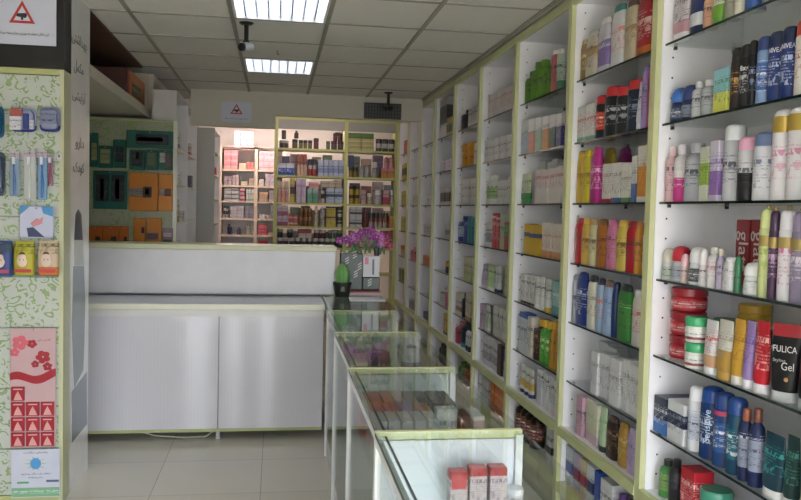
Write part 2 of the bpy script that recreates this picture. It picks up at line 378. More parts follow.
# ------------------------------------------------------------------ paper notices
RED = plain('#b0342f', .5); INK = plain('#26262a', .5); PAPER = plain('#c2c5d4', .6, vary=.02)
def notice(name, label, X0, X1, Y, z0, z1, paper, tri_c, tri_w, tri_h, ty, th):
    t = empty(name, ((X0 + X1) / 2, Y, (z0 + z1) / 2)); tag(t, label, 'notice'); w, h = (X1 - X0) / 2, (z1 - z0) / 2
    boxo('sheet', t, -w, w, -.003, 0, -h, h, paper)
    cx, cz = tri_c
    m = MB(); o = [(cx - tri_w / 2, cz - tri_h / 2), (cx + tri_w / 2, cz - tri_h / 2), (cx, cz + tri_h / 2)]; k = .66
    i = [(cx + (x - cx) * k, cz - tri_h / 6 + (z - cz + tri_h / 6) * k) for x, z in o]
    for a in range(3):
        c = (a + 1) % 3; m.prism([o[a], o[c], i[c], i[a]], .0015, RED, 'XZ', -.005)
    m.build('warning_triangle', t)
    m = MB(); s = tri_w * .22; z = cz - tri_h * .16
    m.prism([(cx - s, z - s * .2), (cx + s * .6, z - s * .45), (cx + s * .9, z), (cx + s * .7, z + s * .5), (cx - s * .9, z + s * .35)], .0015, INK, 'XZ', -.005); m.prism([(cx - s * .2, z - s * .8), (cx + s * .2, z - s * .8), (cx + s * .2, z - s * .3), (cx - s * .2, z - s * .3)], .0015, INK, 'XZ', -.005)
    m.build('camera_symbol', t)
    letter(t, persian('این مکان مجهز به دوربین مدار بسته میباشد'), .04, INK, (0, -.005, ty), '-Y', width=2 * w * .78, height=th)
    return t
notice('wall_sign_notice', 'white paper notice with red triangle taped high on the rear bulkhead', -.545, -.255, 8.098, 2.43, 2.63, PAPER, (0, .03), .12, .1, -.065, .02)
# ------------------------------------------------------------------ left display cabinet (hanging goods) near the entrance
DY = 4.41
FLO = floral(26.0)
cab = empty('display_cabinet', (-1.1, DY, 0)); tag(cab, 'tall white display cabinet with green floral front panel at left edge', 'display cabinet')
boxo('side_panel', cab, -.03, 0, .14, .59, 0, 2.738, plain('#f0f0f0', .2, coat=.4))
boxo('front_stile', cab, -.018, .004, -.004, .14, 0, 2.285, plain('#b9bb98', .4))
m = MB()
zz = [0.05, .30, .62, .94, 1.23, 1.52, 1.81, 2.255]
for a, c in zip(zz, zz[1:]): m.box(-.668, -.019, .0, .018, a + .004, c - .004, FLO)
m.box(-.668, -.019, .012, .02, .05, 2.25, plain('#8f9a88', .6)); m.build('slat_panel', cab)
boxo('header_panel', cab, -.668, .005, -.012, .138, 2.287, 2.738, plain('#0d0c0e', .4))
boxo('top_rail', cab, -.668, -.019, -.003, .02, 2.256, 2.286, plain('#a9ad78', .4))
boxo('base_rail', cab, -.668, -.019, -.003, .02, 0, .05, plain('#a9ad78', .4))
boxo('junction_box', cab, -.028, .012, -.045, -.0125, 2.66, 2.735, plain('#c4c5c6', .4), .004)
boxo('price_rail', cab, -.668, -.02, -.02, -.001, 1.205, 1.225, glass('#e4efec', .3))
NOTI = notice('warning_notice', 'large white notice with red triangle on the black header panel at left', onY(-9, 30, DY).x, onY(57, 30, DY).x, DY - .0135, onY(30, 45.5, DY).z, 2.735, PAPER, (-.005, -.002), .125, .115, -.112, .018)
# lettering and the bottle picture stuck on the cabinet's side
SX = .0016
for txt, y, z0, w in (('بهداشتی', .33, 2.495, .34), ('مکمل', .32, 2.345, .22), ('آرایشی', .33, 2.19, .3), ('دارو', .35, 1.93, .2), ('کودک', .33, 1.79, .25)):
    letter(cab, persian(txt), .05, plain('#55594c', .5), (SX, y, z0), '+X', width=w, height=.075)
m = MB(); gl = plain('#8e979c', .25); dk = plain('#3a4650', .3); lt = plain('#c6c8c4', .3)
def side(pxs): return [(onX(u, v, -1.1).y - DY, onX(u, v, -1.1).z) for u, v in pxs]
m.prism(side([(75.5, 214), (78, 209), (81, 214), (82.5, 240), (74, 240)]), .0015, dk, 'YZ', 0.0005)
m.prism(side([(74, 240), (82.5, 240), (83.5, 266), (73, 266)]), .0015, lt, 'YZ', 0.0005)
m.prism(side([(73, 266), (83.5, 266), (85, 300), (84, 345), (83, 370), (74, 388), (71.5, 320)]), .0015, gl, 'YZ', 0.0005)
m.prism(side([(71.5, 392), (86.5, 372), (86.8, 424), (71.5, 443)]), .0015, plain('#7f8a94', .25), 'YZ', 0.0005)
m.build('bottle_picture', cab)
# ------------------------------------------------------------------ high shelf with brown lining and the rear floral panel
hs = empty('high_shelf', (-1.1, 5.0, 2.35)); tag(hs, 'high cream shelf board below brown lined recess on the left wall', 'wall shelf')
brown = plain('#5d4330', .6, vary=.08)
boxo('shelf_board', hs, -.668, 0, .003, 2.29, 0, .07, plain('#cfccba', .5)); boxo('back_lining', hs, -.668, -.65, .003, 2.27, .072, .386, brown); boxo('top_lining', hs, -.65, 0, .003, 1.9, .37, .384, brown)
boxo('end_lining', hs, -.65, -.01, 2.27, 2.29, .072, .384, plain('#b9ac99', .6))
fp = empty('floral_panel', (-.85, 7.05, 0)); tag(fp, 'green floral display wall panel behind the counter at left', 'display panel')
m = MB(); m.box(-.915, -.02, 0, .02, 0, 2.3, floral(16.0, '#8f917a')); m.build('slat_panel', fp); boxo('edge_strip', fp, -.02, .012, -.008, .03, 0, 2.31, plain('#d2d3c3', .4)); boxo('top_strip', fp, -.915, -.02, -.006, .02, 2.3, 2.315, plain('#a9ad78', .4))  # same wallpaper, ground darkened for the soffit's shade and tinted olive
# ------------------------------------------------------------------ left rear shelving units
def side_shelving(label, X0, X1, Y0, Y1, top, divs, zs, endm):
    t = empty('wall_shelving', (X1, Y0, 0)); tag(t, label, 'shelving'); w = X1 - X0; L = Y1 - Y0
    boxo('end_panel', t, -w, 0, 0, .02, 0, top, endm); boxo('end_panel', t, -w, 0, L - .02, L, 0, top, WHITE); boxo('back_panel', t, -w, -w + .012, .02, L - .02, 0, top, WHITE); boxo('top_board', t, -w + .012, 0, .02, L - .02, top - .02, top, WHITE)
    for y in divs: boxo('divider', t, -w + .012, 0, y - Y0 - .01, y - Y0 + .01, 0, top - .02, WHITE)
    for z in zs:
        edges = [Y0 + .02] + [v for y in divs for v in (y - .01, y + .01)] + [Y1 - .02]
        for a, c in zip(edges[::2], edges[1::2]): boxo('shelf_board', t, -w + .012, -.004, a - Y0, c - Y0, z - .012, z, CREAM)
    return t
endp = plain('#b9b7b3', .5)
side_shelving('white open shelving behind the floral panel along left wall', -1.05, -.85, 7.09, 8.86, 2.575, [7.98], (.4, .75, 1.12, 1.45, 1.78, 2.1), endp)
side_shelving('second white shelving with blank grey end panel beyond the bulkhead', -1.05, -.665, 8.9, 9.75, 2.44, [], (.4, .75, 1.1, 1.4, 1.68, 1.95, 2.2), plain('#aeb0ab', .5))
# ------------------------------------------------------------------ service counter
CY0 = 5.55
ct = empty('service_counter', (-.37, CY0, 0)); tag(ct, 'long white service counter with pale olive top across the shop', 'counter')
cw = plain('#cccbcf', .3)
boxo('top_board', ct, -1.38, .83, .47, .8, 1.277, 1.315, plain('#c3c5a0', .35), .004)
boxo('upper_panel', ct, -1.38, .82, .5, .53, .952, 1.277, cw)
boxo('ledge_board', ct, -1.38, .715, .001, .53, .9, .936, plain('#dcdce0', .3))
boxo('ledge_strip', ct, -1.38, .715, -.035, 0, .897, .937, plain('#dcdcca', .3), .003)
boxo('lower_rail', ct, -1.38, .71, -.012, .02, .85, .897, plain('#d2d2cf', .3))
fl = fluted()
boxo('lower_panel', ct, -1.38, -.0035, -.004, .02, .075, .85, fl); boxo('lower_panel', ct, .0035, .71, -.004, .02, .075, .85, fl)
boxo('bottom_rail', ct, -1.38, .71, -.008, .03, .055, .075, plain('#aab07c', .4)); boxo('carcass', ct, -1.38, .66, .02, .78, .075, .897, plain('#9a9a96', .6))
for x in (-1.0, .0):
    m = MB(); m.loft([(0, .02, .02), (.012, .02, .02), (.014, .015, .015), (.056, .015, .015)], plain('#c6c8cc', .3), 14); o = m.build('leg', ct); o.location = (x, .03, 0)
boxo('rear_panel', ct, -1.38, .715, .75, .78, .897, 1.277, cw); boxo('plinth', ct, -1.38, .66, .3, .33, 0, .075, plain('#77746c', .7))
cb = MB(); cb.tube([(-.92, 5.62, .055), (-.8, 5.6, .02), (-.6, 5.58, .008), (-.45, 5.585, .012), (-.39, 5.62, .05)], .004, plain('#c9c6bd', .5), 6); tag(cb.build('cable'), 'thin white cable drooping to the floor under the counter', 'cable')
# ------------------------------------------------------------------ glass display cases
CASES = [(1.38, 2.33, .300), (2.345, 3.28, .305), (3.295, 4.245, .318), (4.26, 5.15, .335), (5.165, 6.5, .355)]
NAMES = ['nearest glass display case with pale end panel, cut by photo bottom', 'second glass display case, holding flat red and white cartons', 'third glass display case, holding wrapped round packs', 'fourth glass display case, next to the service counter', 'last glass display case, under the potted cactus and gift planter']
post = plain('#d9dadd', .3); strip = plain('#c0c494', .3)
GT = glass('#f6faf9', .12); GE = plain('#2c4038', .2)
for i, (y0, y1, x0) in enumerate(CASES):
    W = .45; L = y1 - y0; t = empty('display_case', (x0, y0, 0)); tag(t, NAMES[i], 'display case', 'glass display cases in a line')
    boxo('base_cabinet', t, .012, W - .012, .012, L - .012, 0, .14, plain('#cfcfd0', .4)); boxo('bottom_board', t, .012, W - .012, .012, L - .012, .14, .155, WHITE)
    for px in (0, W - .022):
        for py in (0, L - .03): boxo('post', t, px, px + .022, py, py + .03, 0, .932, post)
    boxo('front_glass', t, .008, .013, .031, L - .031, .156, .93, GT)
    m = MB(); m.box(0, W, .0, L - .022, .934, .944, GT); m.box(-.001, .0, 0, L - .022, .934, .944, GE); m.box(.028, .034, .0, L - .022, .928, .9335, GE); m.build('top_glass', t)
    boxo('end_panel', t, .023, W - .023, L - .018, L - .012, .156, .918, frosted('#e8ecf8' if i == 0 else '#d8e4e6', (.1, .3, .55, .62, .62)[i]))
    boxo('top_trim', t, 0, W, L - .021, L, .921, .946, strip, .002)
    boxo('front_rail', t, .001, .02, .03, L - .03, .905, .927, post)
    for z in (.44, .735): boxo('inner_shelf', t, .025, W - .025, .03, L - .03, z - .006, z, GLASS)
# ------------------------------------------------------------------ right wall shelving
DIV = [2.0, 3.04, 3.99, 4.95, 5.85, 6.71, 7.58, 8.35, 9.1, 9.86]
SHZ = [2.285, 1.97, 1.66, 1.352, 1.045, .737, .49, .2]
FX = 1.5; BX = 1.86
stile = plain('#c0c395', .4)
BAYN = ['nearest', 'second', 'third', 'fourth', 'fifth', 'sixth', 'seventh', 'eighth', 'ninth']
panel = plain('#ecebf0', .3); rail = plain('#b8bd8a', .4)
for i in range(9):
    a, c = DIV[i], DIV[i + 1]; t = empty('shelving_bay', (FX, a, 0)); L = c - a
    tag(t, f'{BAYN[i]} bay of the tall white shelving with glass shelves, right wall', 'shelving', 'shelving bays along the right wall')
    m = MB(); m.box(.003, BX - FX, L - .028, L - .004, 0, 2.7, panel)
    if i < 5:
        for k in range(54):
            z = .55 + k * .04
            if min(abs(z - q) for q in SHZ) > .02 and k % 2 == 0: m.box(.046, .053, L - .0286, L - .028, z, z + .007, PIN)
    m.build('side_panel', t)
    boxo('side_panel', t, .003, BX - FX, .004, .028, 0, 2.7, panel)
    boxo('back_panel', t, BX - FX - .014, BX - FX, .028, L - .028, 0, 2.7, panel)
    boxo('top_board', t, .003, BX - FX - .014, .028, L - .028, 2.68, 2.7, panel)
    boxo('stile', t, -.02, .002, L - .023, L + .023 if i < 8 else L, 0, 2.72, stile)
    if i == 0: boxo('stile', t, -.02, .002, -.023, .023, 0, 2.72, stile)
    y0 = .0235
    boxo('top_rail', t, -.018, .002, y0, L - .0235, 2.672, 2.72, stile)
    boxo('ledge_rail', t, -.022, .002, y0, L - .0235, .447, .492, rail)
    boxo('ledge_board', t, .003, BX - FX - .014, .028, L - .028, .47, .49, WHITE2)
    boxo('base_rail', t, -.018, .002, y0, L - .0235, .145, .2, rail); boxo('base_board', t, .003, BX - FX - .014, .028, L - .028, .18, .2, plain('#b9bb9a', .5)); boxo('plinth', t, .003, .02, .028, L - .028, 0, .18, plain('#a8aa90', .5))
    for z in SHZ[:6]:
        s = MB(); s.box(.016, BX - FX - .016, .03, L - .03, z - .009, z, GT); s.box(.0145, .016, .03, L - .03, z - .009, z, EDGE); so = s.build('glass_shelf', t)
        for px in (.05, .3):
            for py in (.028, L - .028 - .014):
                boxo('shelf_pin', so, px, px + .01, py, py + .014, z - .022, z - .0095, PIN)
# ------------------------------------------------------------------ rear racks
def rack(label, Y, X, zs, top, m, depth, solid_back=None, head=None):
    t = empty('stock_rack', (X[0], Y, 0)); tag(t, label, 'shelving')
    for k, x in enumerate(X): boxo('post', t, x - X[0] - .022, x - X[0] + .022, 0, depth, 0, top, m)
    for a, c in zip(X, X[1:]):
        for z in zs: boxo('shelf_board', t, a - X[0] + .022, c - X[0] - .022, .0, depth, z - .026, z, m)
    boxo('top_rail', t, .022, X[-1] - X[0] - .022, 0, .02, top - .03, top, m)
    if head: boxo('header_panel', t, .022, X[-1] - X[0] - .022, .004, .02, head, top - .03, plain('#8d8f88', .6))
    if solid_back: boxo('back_panel', t, .022, X[-1] - X[0] - .022, depth - .012, depth, .1, solid_back, WHITE)
    return t
RZ = [2.33, 2.0, 1.67, 1.378, 1.12, .8, .45]
rack('olive open stock rack full of jars at the end of the shop', 9.9, [-.01, .845, 1.475], RZ, 2.705, plain('#a5aa68', .45), .3, None, 2.56)
PZ = [2.39, 2.1, 1.885, 1.68, 1.445, 1.225, .9]
pk = plain('#d8c6b4', .5)
rack('cream stock rack in bright back room behind the left opening', 10.9, [-.74, -.27, .1], PZ, 2.4, pk, .3, 2.36)
# ------------------------------------------------------------------ merchandise
ITEMS = []                                # (tree, row key, order, description, category, group)
KN = {'box': ('carton', 'box'), 'bottle': ('bottle', 'bottle'), 'oval': ('shampoo_bottle', 'bottle'), 'can': ('spray_can', 'spray can'), 'tube': ('tube', 'tube'), 'jar': ('jar', 'jar'), 'roll': ('roll_on_deodorant', 'deodorant'), 'pack': ('packet', 'packet')}
def S(h, **k): return k and printed(h, **k) or printed(h)
def pm(c, ink, seed=0, **k):
    """colour spec -> packaging material; a spec is '#base' or '#base/#band'"""
    if '/' in c:
        a, d = c.split('/'); k.setdefault('a0', 0.0); k.setdefault('a1', .26); return printed(a, ink, d, seed=seed % 3, **k)
    return printed(c, ink, seed=seed % 3, **k)
def make(kind, w, d, h, c, cap, ink, lab=None, detail=True, seed=0, **o):
    """one product, base centre at the origin, front to -X; w along Y, d along X"""
    name = KN[kind][0]; body = pm(c, ink, seed, **o); capm = plain(cap, .35, vary=.02) if cap else None
    seg = 18 if detail else 10
    if kind in ('box', 'pack'):
        m = MB(); m.box(-d / 2, d / 2, -w / 2, w / 2, 0, h, body, min(.002, w * .05))
        if detail and cap:
            t = empty(name); m.build('body', t); e = min(.002, w * .05)
            q = MB(); q.box(-d / 2 + e, d / 2 - e, -w / 2 + e, w / 2 - e, h, h + .0012, capm); q.build('top_flap', t); return t
        return m.build(name)
    r = min(w, d) / 2; rx, ry = (r, r) if kind in ('bottle', 'can', 'jar', 'roll') else (d / 2, w / 2)
    cm = capm or plain('#d8d8d8', .35)
    if kind == 'bottle': B = [(0, .92, 2), (.02, 1, 2), (.68, 1, 2), (.76, .86, 2), (.81, .5, 2), (.84, .45, 2)]; K = [(.83, .52), (.84, .56), (.985, .54), (1, .46)]
    elif kind == 'oval': B = [(0, .9, 3), (.02, 1, 3), (.55, 1, 3), (.76, .96, 3), (.85, .86, 2.6), (.875, .8, 2.4)]; K = [(.875, .8), (.89, .84), (.95, .8), (.985, .66), (1, .42)]
    elif kind == 'can': B = [(0, .93, 2), (.012, 1, 2), (.76, 1, 2), (.79, .9, 2)]; K = [(.785, .93), (.8, .95), (.95, .9), (.985, .7), (1, .4)]
    elif kind == 'jar': B = [(0, .9, 2), (.05, .98, 2), (.55, 1, 2), (.66, .9, 2)]; K = [(.64, .98), (.67, 1.02), (.95, 1.02), (1, .94)]
    elif kind == 'roll': B = [(0, .86, 2.4), (.04, .95, 2.4), (.4, .9, 2.3), (.58, .8, 2.2)]; K = [(.57, .9), (.6, .96), (.82, .92), (.95, .66), (1, .25)]
    elif kind == 'tube': B = None
    m = MB()
    if kind == 'tube':
        k = MB(); k.loft([(0, rx * .9, ry * .86, 2.2), (.01 * h, rx * .95, ry * .9, 2.2), (.13 * h, rx * .9, ry * .86, 2.2)], cm, seg)
        m.loft([(.132 * h, rx * .85, ry * .9, 2.2), (.2 * h, rx, ry * .95, 2.3), (.6 * h, rx * .62, ry, 2.6), (.94 * h, rx * .14, ry, 4), (h, rx * .1, ry, 4)], body, seg)
    else:
        m.loft([(z * h, rx * s, ry * s, e) for z, s, e in B], body, seg); k = MB(); k.loft([(z * h, rx * s, ry * s, 2) for z, s in K], cm, seg)
    if not detail:
        bm = m; i = bm.mi(cm)
        me = bpy.data.meshes.new('x'); k.bm.to_mesh(me); k.bm.free(); n = len(bm.bm.faces); bm.bm.from_mesh(me); bm.bm.faces.ensure_lookup_table()
        for f in list(bm.bm.faces)[n:]: f.material_index = i
        bpy.data.meshes.remove(me); return bm.build(name)
    t = empty(name); m.build('body', t); k.build('cap', t)
    if lab:
        lm = pm(lab, '#3a3a48' if lin(lab.split('/')[0])[1] > .25 else '#e8e8ec', seed + 1, t0=.1, t1=.9); q = MB(); e = 2.6 if kind == 'oval' else 2.2 if kind in ('tube', 'roll') else 2
        z0, z1 = (.2, .6); s0, s1 = (1.012, 1.012)
        if kind == 'oval': s0, s1 = 1.02, 1.02
        if kind == 'tube': return t
        if kind == 'jar': z0, z1 = .12, .5; 
        if kind == 'roll': z0, z1, s0, s1 = .08, .42, .99, .94
        q.loft([(z0 * h, rx * s0, ry * s0, 3 if kind == 'oval' else e), (z1 * h, rx * s1, ry * s1, 3 if kind == 'oval' else e)], lm, seg, top=False, bot=False); q.build('label', t)
    return t
_cur = {}
def size_of(t):
    return max(v.co.z for c in t.children for v in c.data.vertices), max(v.co.y for c in t.children if c.name.startswith('body') for v in c.data.vertices)
def put(bay, sh, kind, uL, uR, yT, desc, c, cap=None, ink='#3c3c4a', n=1, off=0.0, d=None, lab=None, base=0.0, rz=0.0, wid=None, hgt=None, grp=None, gap=None, text=None, **o):
    """stands a product (or a run of n) on shelf sh of a bay; uL..uR / yT are where its front edge shows in the photograph"""
    bi = bay - 1; zb = SHZ[sh - 1] + base; Xf = FX + .024 + off; X = Xf + (0 if kind in ('box', 'pack') else .018); um = (uL + uR) / 2; h = hgt
    for _ in range(2):
        ym = yT + 8 if h is None else (proj((X, onX(um, 250, X).y, zb))[1] + yT) / 2 if yT is not None else 250
        pf = onX(uL, ym, X).y; pn = onX(uR, ym, X).y
        if hgt is None: h = onX(um, yT, X).z - zb
    top = (SHZ[sh - 2] - .012 if sh > 1 else 2.675) if sh != 8 else .46
    h = max(.02, min(h, top - zb - .004)) if base == 0 or True else h
    key = (bay, sh, off > .08, round(base, 2)); lim = min(DIV[bi + 1] - .034, _cur.get(key, 99)); want = max(pf - pn, .012 * n); pf = min(pf, lim); lo = DIV[bi] + .034; pn = min(pn, pf - .75 * want)
    pn = max(lo, min(pn, pf - .012 * n)); L = (pf - pn) / n; detail = bay <= 5
    dd = d or {'box': .06, 'pack': .05, 'oval': .042, 'tube': .04}.get(kind, L)
    p = None
    for k in range(n):
        w = L - (gap or (.003 if n == 1 else .007)); yc = pf - L * (k + .5)
        if yc - w / 2 < lo - .005 or w < .008: break
        dx = min(dd, w) if kind in ('bottle', 'can', 'jar', 'roll') else dd
        if kind in ('bottle', 'can', 'jar', 'roll'): w = dx
        if wid: w = wid
        if p is None: t = p = make(kind, w, dx, h, c, cap, ink, lab, detail, seed=int(uL), **o)
        else: t = copy_tree(p)
        if n > 1: jr = random.Random(int(uL * 7 + sh * 31 + k * 13)); t.scale = (1, 1, 1 - .05 * jr.random()); Xk = Xf + .014 * jr.random() * (kind == 'box')
        else: Xk = Xf
        t.location = (Xk + dx / 2, yc, zb + .0005); t.rotation_euler = (0, 0, rz)
        if text and k == 0:
            for tx in text: tx(t, w, dx, h)
        ITEMS.append([t, ('bay', bay, sh, off > .08, round(base, 2)), -yc, desc, KN[kind][1], grp or (f'{KN[kind][1]}s on {ORD[sh-1] if sh<7 else "lower"} shelf of {BAYN[bi]} bay')])
    _cur[key] = pn; return p
SHN = ['top shelf', 'second shelf', 'third shelf', 'fourth shelf', 'fifth shelf', 'sixth shelf', 'wooden ledge', 'base shelf']
# ---- nearest bay
W_, N_ = '#d9dade', '#1e2a4a'
put(1, 1, 'tube', 674, 690, 1, 'pale lilac tube with red flower', '#d5cdd8/#cfa0b0', '#e4e2e6', lab=None, hgt=.2)
put(1, 1, 'tube', 691, 704, -6, 'navy tube with white stripe', '#27356e/#d5d8e0', '#22305e', hgt=.21)
put(1, 1, 'bottle', 705, 713, 0, 'small peach bottle', '#c99a80', '#d8d0c8', hgt=.14)
put(1, 1, 'tube', 714, 725, -5, 'green and white tube', '#d4ddc8/#74a842', '#5f9a38', hgt=.19)
put(1, 1, 'bottle', 726, 735, -5, 'grey olive bottle', '#8f9080', '#b9b8a5', hgt=.19)
put(1, 1, 'bottle', 736, 745, -8, 'pale cream bottle', '#d3cfc0', '#e2e0da', hgt=.19)
put(1, 1, 'can', 746, 758, -12, 'white can with blue print', '#c8d2e0/#3a5ca0', '#e2e4ea', ink='#2a4a9a', hgt=.2)
put(1, 1, 'box', 760, 800, -12, 'white and grey carton', '#d4d4da/#8a8d98', n=3, hgt=.19)
put(1, 2, 'roll', 671, 681, 88, 'roll-on with bright blue dome cap', '#24355c', '#2f66b4', lab='#3b4a70')
put(1, 2, 'roll', 682, 692, 85, 'roll-on with navy dome cap', '#28355a', '#23356e', lab='#8a93a8')
put(1, 2, 'bottle', 693, 701, 82, 'slim silver bottle', '#b9bcc2', '#d2d4d8', n=1, rough=.25)
put(1, 2, 'bottle', 702, 711, 80, 'silver bottle with shiny cap', '#a8acb2', '#cfd2d6', rough=.25)
put(1, 2, 'box', 713, 727, 69, 'pale green and yellow carton', '#8fc4d0/#d5d76a', ink='#4a7a50', a1=.45, d=.05)
put(1, 2, 'can', 729, 740, 49, 'dark can with gold print', '#2a2120', '#141416', ink='#c79a5a')
C8 = lambda t, w, d, h: letter(t, '8x4', .03, WHITE2, (-d / 2 - .001, 0, h * .62), '-X', width=w * .7, wrap=d / 2)
put(1, 2, 'can', 741, 750, 45, 'black can lettered 8x4', '#17181c', '#101012', ink='#c8c8cc', rz=.6, text=[C8])
put(1, 2, 'can', 751, 757, 41, 'narrow black can', '#16181f', '#121318', ink='#8d97b8')
put(1, 2, 'can', 758, 768, 37, 'light blue metallic can', '#7f9ac4', '#24356a', ink='#e3e6f0', rough=.25, lab='#3e62a4')
NV = lambda t, w, d, h: letter(t, 'NIVEA', .02, WHITE2, (-d / 2 - .0012, 0, h * .72), '-X', width=w * .8, height=.015, wrap=d / 2)
put(1, 2, 'can', 769, 781, 32, 'navy can with white lettering', '#1f3570', '#152347', ink='#b9c4e0', rz=.6, text=[NV])
put(1, 2, 'can', 782, 794, 27, 'navy can with silver emblem', '#1f3570', '#152347', ink='#b9c4e0', rz=.6, text=[NV])
put(1, 2, 'can', 796, 809, 20, 'white can with red cap', '#d8d2d2', '#b8473c', ink='#a04848')
put(1, 3, 'bottle', 665, 674, 147, 'pale pink slim bottle', '#dcb4bc', '#d8c0c6')
put(1, 3, 'bottle', 675, 683, 145, 'white and magenta slim bottle', '#d6d2d8/#c23a86', '#c9c4cc', ink='#d8d8d8', a1=.5)
put(1, 3, 'bottle', 684, 697, 143, 'brushed silver slim bottle', '#a9acb6', '#b4b7c0', rough=.25, lab=None)
put(1, 3, 'box', 699, 708, 147, 'white carton with green fruit print', '#cfd4c4/#9cb850', ink='#5a8a2a', a0=.3, a1=.7)
put(1, 3, 'box', 709, 718, 141, 'lilac carton with purple top', '#cfc8dc/#8e6fae', '#8a3f84', ink='#6a4a9a', a0=.1, a1=.5)
put(1, 3, 'can', 720, 736, 125, 'tall silver can with floral print', '#b6b8c0', '#cdd0d4', ink='#3a3a44', rough=.25)
put(1, 3, 'can', 738, 750, 137, 'black and silver can with pink cap', '#c9c9d0/#1a1a1e', '#d29cb8', a1=.55)
put(1, 3, 'can', 752, 769, 132, 'white can with slate blue cap', '#d5d6de', '#5f7196', ink='#5a6486', lab=None)
GB = '#dedbe2'
put(1, 3, 'can', 772, 786, 110, 'tall white aerosol with gold band, inner one', GB, '#dedde3', ink='#c0709a', lab=None)
put(1, 3, 'can', 787, 803, 107, 'tall white aerosol with gold band, outer one', GB, '#dedde3', ink='#c0709a')
for _t in ITEMS[-2:]:
    q = MB(); _h, _r = size_of(_t[0]); q.loft([(_h * .74, _r * 1.02, _r * 1.02), (_h * .92, _r * 1.02, _r * 1.02)], plain('#b59a4c', .3, .5), 18, top=False, bot=False); q.build('gold_band', _t[0])
put(1, 4, 'roll', 664, 671, 249, 'small white deodorant', '#d5d8d8', '#d0c8bc', lab='#b8c4b8')
put(1, 4, 'roll', 672, 682, 246, 'roll-on with red dome cap', '#cfd0d4', '#b52437', lab='#b0b8c8')
put(1, 4, 'roll', 683, 688, 254, 'small patterned deodorant', '#cfb8b8', '#d8b0b8')
put(1, 4, 'roll', 689, 700, 247, 'white domed roll-on with dark label', '#d9dae0', '#e2e2e6', lab='#39404c')
put(1, 4, 'roll', 701, 707, 249, 'plain white roll-on', '#e0dbe0', '#e6e2e6')
put(1, 4, 'bottle', 708, 717, 247, 'white bottle with gold ball tip', '#d9d6da', '#cfcdc8', ink='#b07080')
put(1, 4, 'bottle', 718, 724, 249, 'pale mauve bottle', '#a99fb6', '#b4ab9a')
put(1, 4, 'oval', 725, 736, 257, 'flat white deodorant bottle', '#dcdce2', '#dedee4', ink='#8a8a9a')
put(1, 4, 'roll', 737, 742, 256, 'deep green roll-on', '#3e7a58', '#2f6a48')
put(1, 4, 'roll', 743, 757, 262, 'stout white roll-on at shelf front', '#e2e2e6', '#e6e6ea', ink='#8a9a9a', rough=.3)
put(1, 4, 'can', 760, 770, 209, 'lime green aerosol with gold band', '#c5cf94', '#c3cd8e', ink='#8a9a4a')
put(1, 4, 'can', 771, 778, 211, 'dark plum aerosol with gold band', '#4a3350', '#3f2b48', ink='#c8a8c8')
put(1, 4, 'can', 779, 791, 210, 'white aerosol with pink print and gold band', '#dfdde6', '#d6d4de', ink='#c4508e')
put(1, 4, 'can', 792, 804, 212, 'violet aerosol with gold band', '#8f84a0', '#8a7d9c', ink='#d8d0e0')
for _t in ITEMS[-4:]:
    q = MB(); _h, _r = size_of(_t[0]); q.loft([(_h * .58, _r * 1.02, _r * 1.02), (_h * .70, _r * 1.02, _r * 1.02)], plain('#a8935a', .35, .4), 18, top=False, bot=False); q.build('gold_band', _t[0])
    q = MB(); q.ball((0, 0, _h + .006), .007, .007, .007, plain('#a58d52', .3, .6), 10); q.build('nozzle_tip', _t[0])
GL = lambda t, w, d, h: letter(t, 'glatt', .04, plain('#e6d8d8', .4), (-d / 2 - .0015, 0, h * .52), '-X', spin=-math.pi / 2, width=h * .62, height=None)
for uu, lb in ((735, 'inner'), (750, 'outer')):
    put(1, 4, 'box', uu, uu + 14, 220, f'red carton lettered glatt, {lb} one', '#9c2a30', '#8a2228', ink='#d8b0b0', off=.2, d=.06, t0=.85, text=[GL])
RJ = '#b02733'
for k, ln in enumerate(('bottom', 'middle', 'top')):
    put(1, 5, 'jar', 668, 691, 0, f'{ln} red jar of stack beside white jars', RJ, '#8e1a28', ink='#e0b0b0', base=.094 * k, hgt=.091, off=.03, lab='#bc3038', rough=.2, grp='stacked red jars')
for k, ln in enumerate(('lower', 'upper')):
    put(1, 5, 'jar', 692, 704, 0, f'{ln} white jar with green lid', '#d6d8d2', '#3d9a68', base=.096 * k, hgt=.093, off=-.015, d=.1, lab='#e0e0dc/#8a4048', grp='white jars with green lids')
put(1, 5, 'tube', 705, 717, 320, 'white tube with red flower and almonds', '#dddde0/#c9a080', '#e4e4e8', ink='#c03038', d=.045)
put(1, 5, 'tube', 718, 732, 320, 'cream tube with gold lower half', '#d9d6cc/#b8924a', '#c09a50', a1=.42, ink='#9a9488', d=.045)
put(1, 5, 'tube', 733, 744, 319, 'gold yellow tube with white cap', '#c79a3a', '#dfdcd8', ink='#8a5a1a', d=.045)
put(1, 5, 'tube', 745, 754, 321, 'lilac tube with white cap', '#9a80b8', '#dddae0', ink='#5a4a8a', d=.045)
put(1, 5, 'tube', 755, 768, 321, 'bright red tube with white cap', '#bd2232', '#dfdbe0', ink='#e8c0c0', d=.045)
